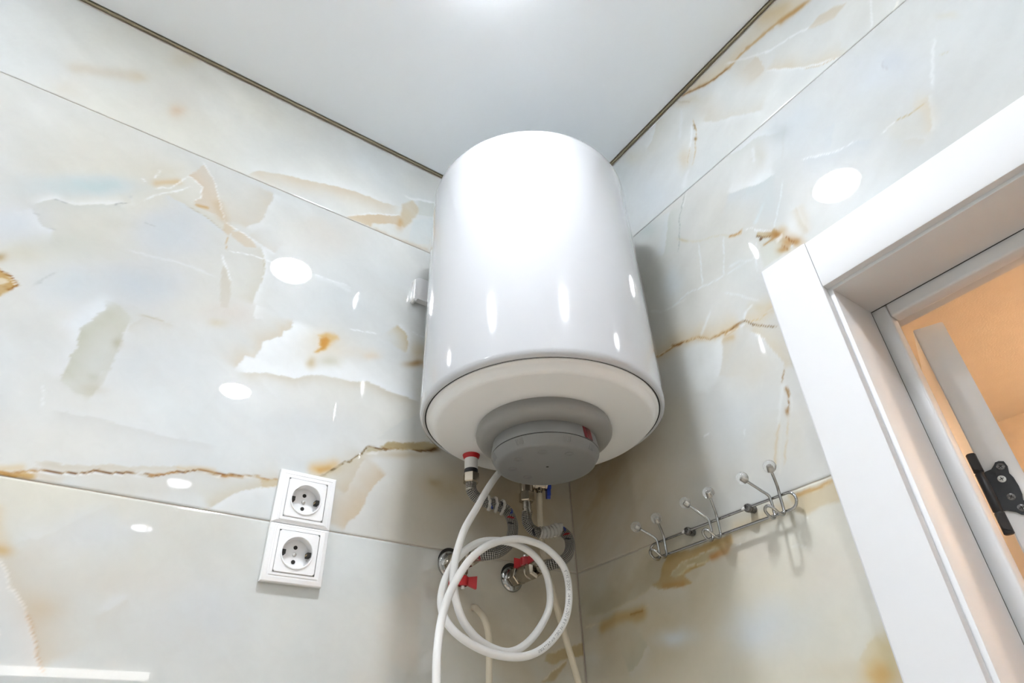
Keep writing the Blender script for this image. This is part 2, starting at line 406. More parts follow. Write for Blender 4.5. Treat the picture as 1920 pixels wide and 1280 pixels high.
# ------------------------------------------------------------------ onyx veining (measured on the walls: h = distance from the corner, v = height, metres)
# b: soft cloud, c: soft streak, r: one-sided banding along a line, p: ragged patch, v: vein; second entry = tile course (2 top, 1 middle, 0 lower)
MARBLE_LEFT = [
('b',2,(.9771,2.4215),(-.0214,.0185,-.0098,-.0294),(222,212,196),.7),
('c',2,((.981,2.4775),(.9024,2.5211)),.0134,(210,200,184),.7),
('b',2,(.9016,2.5183),(-.0132,.0118,-.0032,-.0113),(214,198,170),.5),
('b',2,(.8423,2.5061),(-.042,.0351,-.0127,-.0478),(212,209,202),.6),
('b',2,(.8285,2.4827),(-.0087,.0071,-.004,-.0154),(214,178,146),.75),
('b',2,(.8508,2.6292),(-.0184,.0174,-.0057,-.0222),(212,196,170),.6),
('r',2,((.6974,2.3973),(.6767,2.4242),(.6385,2.4391),(.57,2.4602),(.4957,2.4809),(.4373,2.4854),(.3974,2.4957)),(236,239,240),.0219,.5,(216,200,178),.0273,.9),
('p',2,((.5071,2.4001),(.4878,2.4171),(.4275,2.4534),(.397,2.4698),(.3928,2.4404),(.4095,2.4388),(.4526,2.4132),(.4531,2.4025)),(212,188,158),.85,.0011,0),
('p',2,((.3963,2.5033),(.3719,2.5306),(.3572,2.515),(.3622,2.4936),(.3738,2.4599),(.386,2.4399),(.3971,2.4511),(.3956,2.4741)),(206,184,150),.85,.0034,0),
('b',2,(.3968,2.4469),(-.0082,.0046,-.0014,-.0166),(206,160,110),.6),
('v',2,((.3936,2.5352),(.3826,2.5302),(.3183,2.555)),.0049,(236,239,240),.9),
('p',2,((.3596,2.5348),(.3145,2.5548),(.3161,2.5111),(.3586,2.4934)),(200,204,194),.7,.0014,0),
('p',2,((.3678,2.4723),(.3161,2.5111),(.3244,2.4255),(.3731,2.404),(.3693,2.4448)),(210,219,221),.7,.0014,0),
('v',2,((.4516,2.4033),(.4125,2.3997),(.3697,2.4037),(.3216,2.4056)),.0093,(212,196,176),.7),
('v',2,((.5045,2.4033),(.4585,2.4375),(.3972,2.4719)),.0029,(236,239,240),.8),
('b',2,(.3852,2.5645),(-.0534,.0339,-.0041,-.0544),(212,208,196),.5),
('b',2,(.6333,2.5199),(-.0828,.0595,-.0107,-.0595),(206,209,206),.6),
('b',1,(.8899,2.2445),(-.0597,.0379,-.0059,-.0183),(196,210,217),.95),
('b',1,(.8665,2.265),(-.0215,.0138,-.0043,-.0142),(190,206,214),.6),
('b',1,(.9395,2.1374),(-.0239,.0134,-.0099,-.0275),(208,214,228),.9),
('b',1,(.7712,2.2377),(-.0374,.0213,-.0076,-.0287),(198,206,219),.9),
('b',1,(.7792,2.1049),(-.0494,.0228,-.0112,-.039),(198,206,220),.9),
('b',1,(.756,2.2076),(-.0425,.0228,-.0086,-.0327),(204,211,222),.8),
('b',1,(.8547,2.07),(-.0339,.0156,-.0094,-.0285),(204,212,222),.8),
('b',1,(.884,2.1317),(-.0502,.0266,-.0074,-.0222),(206,207,198),.7),
('b',1,(.9203,2.0919),(-.019,.0096,-.0048,-.0133),(208,202,182),.6),
('b',1,(.8376,2.1974),(-.0259,.0146,-.0041,-.0134),(208,207,198),.6),
('b',1,(.8211,2.3336),(-.0455,.0307,-.0058,-.0207),(216,212,200),.5),
('r',1,((.9373,2.1755),(.9315,2.184),(.9171,2.1985),(.902,2.1992),(.882,2.2099),(.848,2.2317),(.8345,2.2432)),(236,239,240),.0073,.8,(206,209,204),.0164,.85),
('r',1,((.8378,2.2546),(.8314,2.2445),(.843,2.2319)),(236,239,240),.0042,.3,None,.0021,0),
('v',1,((.9183,2.1977),(.9103,2.201),(.9017,2.1994)),.0011,(165,167,166),.55),
('v',1,((.8474,2.2298),(.8443,2.2361),(.8349,2.2418)),.0011,(158,160,160),.6),
('v',1,((.8364,2.2527),(.8356,2.2588)),.0023,(180,184,188),.5),
('r',1,((.8992,2.1502),(.9129,2.1474),(.9235,2.1611),(.9366,2.1734)),(226,230,236),.0137,.8,(205,207,202),.0102,.6),
('v',1,((.9084,2.147),(.899,2.1498)),.0007,(180,180,175),.5),
('v',1,((.9304,2.1641),(.9225,2.1666)),.0008,(182,184,184),.5),
('v',1,((.8062,2.22),(.7995,2.2176),(.7911,2.2188)),.001,(186,190,188),.6),
('v',1,((.8895,2.0517),(.8833,2.0699),(.8774,2.0816)),.001,(188,192,190),.6),
('p',1,((.938,2.0631),(.9293,2.0609),(.9151,2.0548),(.9048,2.0458),(.9096,2.0362),(.9144,2.0206),(.9201,2.0151)),(196,152,90),.9,.0007,0),
('p',1,((.9291,2.0461),(.922,2.0484),(.915,2.0453),(.9198,2.0389),(.9251,2.0354)),(232,228,216),.95,.0009,0),
('v',1,((.9293,2.0609),(.9151,2.0548),(.9048,2.0458),(.9098,2.0366),(.9152,2.0368)),.0013,(150,105,50),.8),
('v',1,((.9196,2.0527),(.9102,2.0486),(.9065,2.044)),.001,(236,239,240),.8),
('b',1,(.9358,2.0784),(-.0051,.0026,-.0024,-.0065),(176,150,105),.7),
('p',1,((.7592,2.3819),(.7384,2.3631),(.7167,2.3136),(.7022,2.2784),(.7181,2.2856),(.7482,2.2851),(.7534,2.2945),(.7473,2.3088),(.75,2.3334),(.7586,2.3388),(.7738,2.3447)),(211,192,170),.9,.0007,0),
('c',1,((.7202,2.3115),(.7043,2.2816)),.0096,(204,178,146),.6),
('v',1,((.7638,2.3921),(.7513,2.3741),(.7384,2.3631),(.7167,2.3136),(.7022,2.2784)),.0013,(236,239,240),.7),
('v',1,((.7738,2.3447),(.7586,2.3388),(.75,2.3334),(.7473,2.3088),(.7534,2.2945)),.002,(236,239,240),.9),
('c',1,((.8138,2.3033),(.7854,2.3225)),.0067,(214,182,140),.75),
('b',1,(.8145,2.3257),(-.0208,.0138,-.0043,-.0156),(214,206,188),.7),
('c',1,((.7478,2.2874),(.7333,2.2916)),.0032,(204,162,110),.8),
('v',1,((.8194,2.3102),(.8169,2.321),(.8155,2.3327)),.002,(236,239,240),.75),
('v',1,((.8122,2.2909),(.8035,2.2993),(.7927,2.3002),(.781,2.3275),(.7738,2.3447)),.0024,(236,239,240),.75),
('v',1,((.8346,2.3003),(.8249,2.2976)),.0021,(236,239,240),.75),
('v',1,((.8181,2.261),(.8095,2.2749),(.7987,2.2881),(.7801,2.3021),(.7664,2.323)),.002,(236,239,240),.75),
('v',1,((.7897,2.2961),(.782,2.3024),(.7733,2.3124)),.0021,(236,239,240),.75),
('r',1,((.7987,2.2881),(.777,2.2832),(.7551,2.2786),(.7242,2.2702),(.7001,2.2591),(.6896,2.2519)),(208,204,190),.0094,.9,(202,210,219),.0102,.7),
('v',1,((.7591,2.2792),(.7426,2.2743),(.7242,2.2702),(.6998,2.2578)),.0011,(190,176,150),.6),
('p',1,((.7015,2.2779),(.683,2.2715),(.6885,2.2605),(.6904,2.2514),(.6998,2.2578)),(210,186,156),.9,.0009,0),
('p',1,((.6889,2.2623),(.6743,2.2689),(.6544,2.2621),(.6439,2.2482),(.6624,2.242),(.6843,2.2504)),(210,186,156),.9,.0007,0),
('v',1,((.7015,2.2779),(.6827,2.2702),(.6635,2.266),(.6472,2.2572)),.0013,(236,239,240),.8),
('r',1,((.6404,2.3911),(.6397,2.3699),(.6458,2.334),(.6511,2.3066),(.6663,2.2889),(.6676,2.2756)),(236,239,240),.0162,.6,(207,195,176),.0324,.9),
('b',1,(.6737,2.3238),(-.0248,.0147,-.0058,-.0274),(210,204,192),.5),
('r',1,((.6622,2.2697),(.6392,2.2585),(.6102,2.2502)),(208,202,190),.0162,.8,(236,239,240),.0054,.5),
('r',1,((.6411,2.2575),(.6311,2.2424),(.6266,2.2247),(.6244,2.2035),(.6238,2.1847),(.6257,2.1625),(.6247,2.1294)),(236,239,240),.0089,.7,(204,199,184),.0224,.9),
('v',1,((.6297,2.2374),(.6255,2.2113),(.6233,2.1849)),.0013,(190,178,150),.6),
('p',1,((.6833,2.1905),(.6725,2.1825),(.666,2.1623),(.6609,2.1338),(.6589,2.1123),(.6694,2.1103),(.6771,2.1393),(.6814,2.1656)),(203,194,178),.75,.001,0),
('v',1,((.6899,2.2488),(.6895,2.2319),(.6854,2.2187)),.0016,(208,178,140),.8),
('v',1,((.6888,2.2101),(.6823,2.1943),(.6725,2.1825),(.6666,2.1647)),.0027,(236,239,240),.9),
('v',1,((.8104,2.158),(.7528,2.1644),(.6895,2.1643)),.0031,(226,229,230),.6),
('v',1,((.6868,2.218),(.6455,2.2293),(.6001,2.2307),(.5445,2.2362),(.4758,2.2391)),.0018,(236,239,240),.85),
('v',1,((.5441,2.2335),(.5171,2.2346),(.4725,2.2318)),.0081,(230,233,234),.5),
('b',1,(.5324,2.3372),(-.0505,.0274,-.007,-.0468),(216,207,196),.55),
('b',1,(.5692,2.3459),(-.0261,.0148,-.0029,-.0176),(212,206,194),.4),
('p',1,((.8115,2.0634),(.8022,2.063),(.7848,2.0566),(.7727,2.0473),(.7756,2.0256),(.7726,2.0077),(.7729,1.9911),(.7744,1.9765),(.7745,1.9626),(.7838,1.9555),(.781,1.9374),(.7793,1.923),(.7852,1.9156),(.801,1.918),(.8178,1.9282),(.8201,1.9432),(.8203,1.9641),(.8175,1.9768),(.8217,2.0094),(.8157,2.0243),(.8127,2.0383),(.8066,2.0452)),(198,199,186),.7,.0008,0),
('r',1,((.8122,2.0631),(.8066,2.0452),(.8126,2.038),(.8157,2.0243),(.8217,2.0094),(.8169,1.977),(.8203,1.9641),(.8201,1.9432),(.8185,1.927)),(190,188,168),.0188,.9,(228,232,237),.0119,.8),
('r',1,((.7719,2.0444),(.7756,2.0256),(.7722,2.0079),(.7729,1.9911),(.7745,1.9626),(.7764,1.9407),(.7803,1.9218),(.7838,1.907)),(224,227,228),.0081,.6,(198,196,180),.0097,.7),
('b',1,(.776,2.0064),(-.0048,.0019,-.0023,-.0074),(176,166,140),.7),
('v',1,((.7674,2.0562),(.7593,2.0557),(.7468,2.0569),(.7338,2.0573)),.0006,(190,180,155),.6),
('r',1,((.775,2.0237),(.7702,2.0385),(.762,2.054),(.7468,2.0569),(.7183,2.055)),(206,207,198),.006,.3,(204,200,188),.009,.7),
('b',1,(.7901,1.9438),(-.0064,.0022,-.0017,-.0051),(182,178,158),.6),
('b',1,(.7852,1.9285),(-.0115,.0037,-.0021,-.0067),(196,188,168),.7),
('c',1,((.8128,2.0579),(.8292,2.0126)),.0122,(222,228,236),.7),
('b',1,(.6548,2.1044),(-.0346,.0145,-.0044,-.0199),(214,203,192),.75),
('b',1,(.6655,2.0796),(-.0099,.004,-.0015,-.0064),(208,192,162),.7),
('b',1,(.7387,1.983),(-.0742,.0259,-.0104,-.0364),(209,213,215),.6),
('r',1,((.8214,1.8888),(.7551,1.8903),(.6969,1.8881),(.6191,1.8879)),(220,223,225),.0048,.5,(206,207,204),.0145,.6),
('v',1,((.8266,1.889),(.8269,1.9011),(.8331,1.9169)),.001,(236,239,240),.5),
('r',1,((.5611,2.1344),(.5612,2.1115),(.5715,2.1019),(.5725,2.0941),(.5856,2.0822),(.5993,2.0718),(.5986,2.0607),(.6052,2.0398),(.619,2.0389),(.6199,2.0296),(.6279,2.0091)),(236,239,240),.0475,.95,(208,196,177),.0188,.95),
('r',1,((.6201,2.1378),(.6216,2.117),(.6175,2.1063)),(236,239,240),.0105,.6,None,.0026,0),
('r',1,((.6278,2.0084),(.6033,2.0117),(.583,2.0207),(.5571,2.024),(.5397,2.0243),(.5144,2.0397),(.4763,2.0476),(.4444,2.0499),(.4233,2.058),(.3793,2.0512),(.3367,2.0495),(.3175,2.0516)),(234,237,238),.0268,.9,(206,198,182),.0134,.95),
('b',1,(.4743,2.0642),(-.0463,.0158,-.0019,-.0139),(232,235,236),.7),
('b',1,(.4958,2.1089),(-.0399,.015,-.0039,-.0263),(222,206,182),.8),
('p',1,((.515,2.1156),(.5047,2.1255),(.4855,2.1283),(.4824,2.1217),(.4934,2.1072),(.5003,2.0958),(.5167,2.0823),(.5107,2.0945),(.5103,2.1059)),(216,166,98),.85,.0055,0),
('p',1,((.5127,2.1075),(.5033,2.1162),(.4961,2.1113),(.5021,2.0939),(.5162,2.0828),(.5099,2.096)),(208,146,68),.85,.003,0),
('b',1,(.5188,2.0604),(-.0068,.0024,-.0017,-.0101),(196,170,128),.8),
('b',1,(.4905,2.0733),(-.0163,.0057,-.0015,-.0105),(198,192,170),.75),
('b',1,(.4209,2.1081),(-.0134,.0048,-.0008,-.0075),(222,198,172),.8),
('b',1,(.4473,2.1089),(-.0399,.0146,-.0013,-.0098),(222,210,194),.6),
('r',1,((.3801,2.1946),(.3597,2.177),(.3551,2.1591),(.3604,2.1379)),(236,239,240),.0077,.6,(208,190,158),.0216,.85),
('v',1,((.3597,2.177),(.3549,2.1564),(.3594,2.141)),.0026,(214,186,140),.5),
('b',1,(.3394,2.1224),(-.0173,.006,-.0005,-.0073),(160,124,76),.85),
('b',1,(.3337,2.1504),(-.0176,.0064,-.0014,-.0215),(210,190,158),.7),
('v',1,((.4684,2.1509),(.4412,2.1535),(.4156,2.1567)),.0021,(236,239,240),.8),
('v',1,((.3491,2.1882),(.3361,2.1861),(.3206,2.1898)),.0015,(236,239,240),.8),
('p',1,((.3986,1.9544),(.3771,1.9784),(.3543,2.002),(.3114,2.0322),(.3084,1.9804),(.3537,1.9675)),(212,214,210),.6,.0021,0),
('b',1,(.5174,1.9512),(-.0765,.0211,-.0051,-.0296),(208,212,213),.6),
('r',1,((.8077,1.8166),(.8093,1.8218),(.7846,1.827),(.7471,1.8312),(.7035,1.8393),(.6644,1.8494),(.6413,1.8517),(.5852,1.857)),(208,213,214),.0085,.3,(206,197,180),.0127,.95),
('c',1,((.8401,1.8045),(.8153,1.8093)),.0046,(222,200,165),.8),
('p',1,((.8391,1.8017),(.8343,1.8036),(.8216,1.8032),(.8029,1.811),(.8017,1.8014),(.8186,1.799),(.8324,1.7987),(.8375,1.7976)),(206,160,96),.9,.0011,0),
('c',1,((.801,1.8056),(.7778,1.8069)),.0048,(214,200,180),.7),
('b',1,(.6842,1.8132),(-.0764,.0156,-.0036,-.0129),(206,203,193),.7),
('b',1,(.7697,1.8049),(-.0172,.0037,-.0029,-.0086),(214,218,218),.6),
('v',1,((.8389,1.8012),(.8258,1.8034),(.8144,1.807),(.8042,1.8107),(.7808,1.8156),(.7577,1.82),(.7466,1.8244),(.7273,1.8244),(.7141,1.8297),(.6942,1.8305),(.689,1.8304),(.6699,1.8366),(.6488,1.845),(.6335,1.8501),(.6133,1.8521),(.5846,1.8539),(.5658,1.8596)),.0015,(190,140,85),.8),
('v',1,((.8042,1.8107),(.7808,1.8156),(.7577,1.82),(.7466,1.8244),(.7273,1.8244),(.7141,1.8297),(.6942,1.8305),(.689,1.8304),(.6699,1.8366),(.6488,1.845),(.6335,1.8501),(.6133,1.8521),(.5846,1.8539),(.5658,1.8596)),.0006,(120,84,44),.85),
('v',1,((.8139,1.8055),(.8037,1.8092),(.7802,1.814),(.7572,1.8183),(.746,1.8227),(.7268,1.8227),(.7136,1.828)),.0011,(236,239,240),.9),
('v',1,((.6309,1.8469),(.6124,1.8484),(.5843,1.8525),(.5655,1.8581)),.0015,(236,232,222),.85),
('c',1,((.6368,1.8485),(.608,1.8541)),.0019,(150,108,58),.85),
('c',1,((.6073,1.8511),(.5807,1.8541)),.0016,(176,128,72),.85),
('b',1,(.7004,1.8285),(-.008,.0018,-.0011,-.0037),(222,228,230),.9),
('c',1,((.6889,1.83),(.66,1.8394)),.0016,(190,140,84),.7),
('c',1,((.6602,1.847),(.6194,1.8537)),.0034,(214,192,158),.6),
('p',1,((.5677,1.8591),(.5489,1.8571),(.5247,1.8614),(.5233,1.8539),(.5547,1.8449),(.5576,1.8543)),(204,172,126),.9,.0011,0),
('v',1,((.5677,1.8591),(.5489,1.8571),(.5328,1.8594)),.0013,(170,122,66),.8),
('r',1,((.6157,1.7997),(.5992,1.8161),(.5798,1.832),(.5584,1.8433),(.5237,1.856)),(206,198,180),.0169,.95,(236,239,240),.0106,.5),
('c',1,((.4845,1.8848),(.4571,1.8958)),.0091,(224,186,134),.85),
('c',1,((.4782,1.8831),(.4639,1.8894)),.0046,(216,164,98),.7),
('r',1,((.4785,1.8752),(.4453,1.9009),(.4195,1.9268),(.4075,1.9412)),(214,212,206),.0048,.2,(206,194,168),.0109,.8),
('v',1,((.4785,1.8752),(.4702,1.8801),(.4578,1.89),(.4453,1.9009),(.4326,1.9137),(.4195,1.9268),(.4123,1.9359),(.4075,1.9412)),.0019,(120,100,66),.9),
('v',1,((.4785,1.8752),(.4702,1.8801),(.4578,1.89),(.4453,1.9009)),.0009,(232,222,200),.6),
('c',1,((.46,1.8887),(.4557,1.8916)),.0015,(86,68,40),.8),
('p',1,((.4079,1.9413),(.3925,1.9408),(.375,1.942),(.3887,1.9366),(.4117,1.9313)),(188,172,140),.95,.0009,0),
('v',1,((.4079,1.9413),(.3993,1.9409),(.3891,1.941),(.375,1.942)),.0013,(104,78,44),.85),
('p',1,((.4116,1.93),(.3887,1.9366),(.3916,1.9319),(.4064,1.9282)),(236,239,240),.9,.0008,0),
('p',1,((.3886,1.9439),(.3861,1.9489),(.3768,1.9565),(.3383,1.9672),(.3111,1.9764),(.2902,1.9776),(.2822,1.9722),(.3045,1.9607),(.3302,1.9562),(.3638,1.949)),(186,164,124),.85,.0011,0),
('v',1,((.3909,1.9412),(.3638,1.949),(.3301,1.9555),(.3044,1.9597),(.2841,1.9717)),.0018,(140,106,62),.9),
('v',1,((.3707,1.948),(.355,1.9501),(.3302,1.9562)),.0008,(222,206,170),.8),
('b',1,(.2934,1.9657),(-.0114,.0028,-.0003,-.0051),(96,70,40),.9),
('c',1,((.3229,1.9569),(.297,1.9619)),.0017,(104,76,44),.8),
('b',1,(.3439,1.9452),(-.0547,.0132,-.0004,-.0052),(206,190,164),.7),
('r',1,((.4104,1.9198),(.4202,1.9055),(.4259,1.8867),(.4314,1.8681),(.4359,1.8548)),(224,226,224),.009,.7,(206,194,170),.0165,.8),
('r',1,((.3704,1.9071),(.3777,1.8952),(.3927,1.8793),(.4005,1.8618),(.405,1.8454),(.4114,1.8335),(.425,1.8191),(.4331,1.8003)),(222,223,220),.018,.6,(208,186,158),.034,.95),
('b',1,(.2698,1.9032),(-.0498,.0104,-.0011,-.0271),(188,166,130),.55),
('b',1,(.2869,1.91),(-.0111,.0024,-.0004,-.0068),(182,160,124),.5),
('b',1,(.3038,1.8547),(-.0467,.0086,-.0028,-.0467),(206,198,182),.5),
('b',0,(.8032,1.7212),(-.0076,.0012,-.002,-.0054),(206,156,90),.95),
('c',0,((.82,1.7613),(.8049,1.7277)),.0059,(222,204,176),.7),
('r',0,((.798,1.7271),(.7765,1.7395),(.7504,1.76),(.7112,1.7925)),(222,226,228),.0127,.4,(212,213,212),.0191,.4),
('r',0,((.8052,1.7147),(.7995,1.7095),(.791,1.7002),(.784,1.6878),(.7732,1.6789),(.7622,1.6657),(.7549,1.6523),(.7451,1.6351),(.7368,1.6222),(.7311,1.6132),(.726,1.6056)),(212,196,174),.0256,.85,(228,222,216),.0154,.7),
('v',0,((.8052,1.7147),(.7995,1.7095),(.791,1.7002),(.784,1.6878),(.7732,1.6789),(.7622,1.6657),(.7549,1.6523),(.7451,1.6351),(.7368,1.6222),(.7311,1.6132),(.726,1.6056)),.0008,(238,232,224),.85),
('v',0,((.7611,1.6658),(.7538,1.6524),(.744,1.6352),(.7357,1.6223),(.73,1.6133),(.7249,1.6057)),.001,(206,172,140),.7),
('b',0,(.7478,1.6685),(-.0165,.0017,-.0053,-.0152),(208,186,158),.6),
('b',0,(.6891,1.7037),(-.0497,.006,-.0055,-.0181),(212,204,190),.65),
('b',0,(.5972,1.6754),(-.057,.0053,-.0095,-.0381),(204,209,214),.7),
('p',0,((.6729,1.6911),(.6757,1.6833),(.6853,1.6724),(.6956,1.6737),(.6892,1.685)),(218,220,220),.7,.0034,0),
('r',0,((.7001,1.6658),(.6842,1.6733),(.6723,1.6868)),(214,214,208),.0042,.2,(208,202,192),.0148,.5),
('b',0,(.7125,1.7562),(-.0517,.0086,-.0054,-.0176),(212,217,222),.7),
('b',0,(.0812,1.7124),(-.0392,.0034,.0027,-.0372),(206,192,168),.5),
('p',0,((.0784,1.6648),(.0456,1.6783),(-.0056,1.6918),(-.0079,1.6697),(.0275,1.6652),(.067,1.6516),(.0822,1.6552)),(192,166,122),.75,.0024,0),
('v',0,((.0784,1.6648),(.0456,1.6783),(-.0056,1.6918)),.0018,(220,208,184),.8),
('p',0,((.0933,1.6265),(.058,1.6477),(.036,1.6612),(.0419,1.6508),(.0659,1.6276)),(190,164,122),.75,.0024,0),
('v',0,((.0887,1.6288),(.058,1.6477),(.036,1.6612)),.0015,(226,214,190),.9),
]
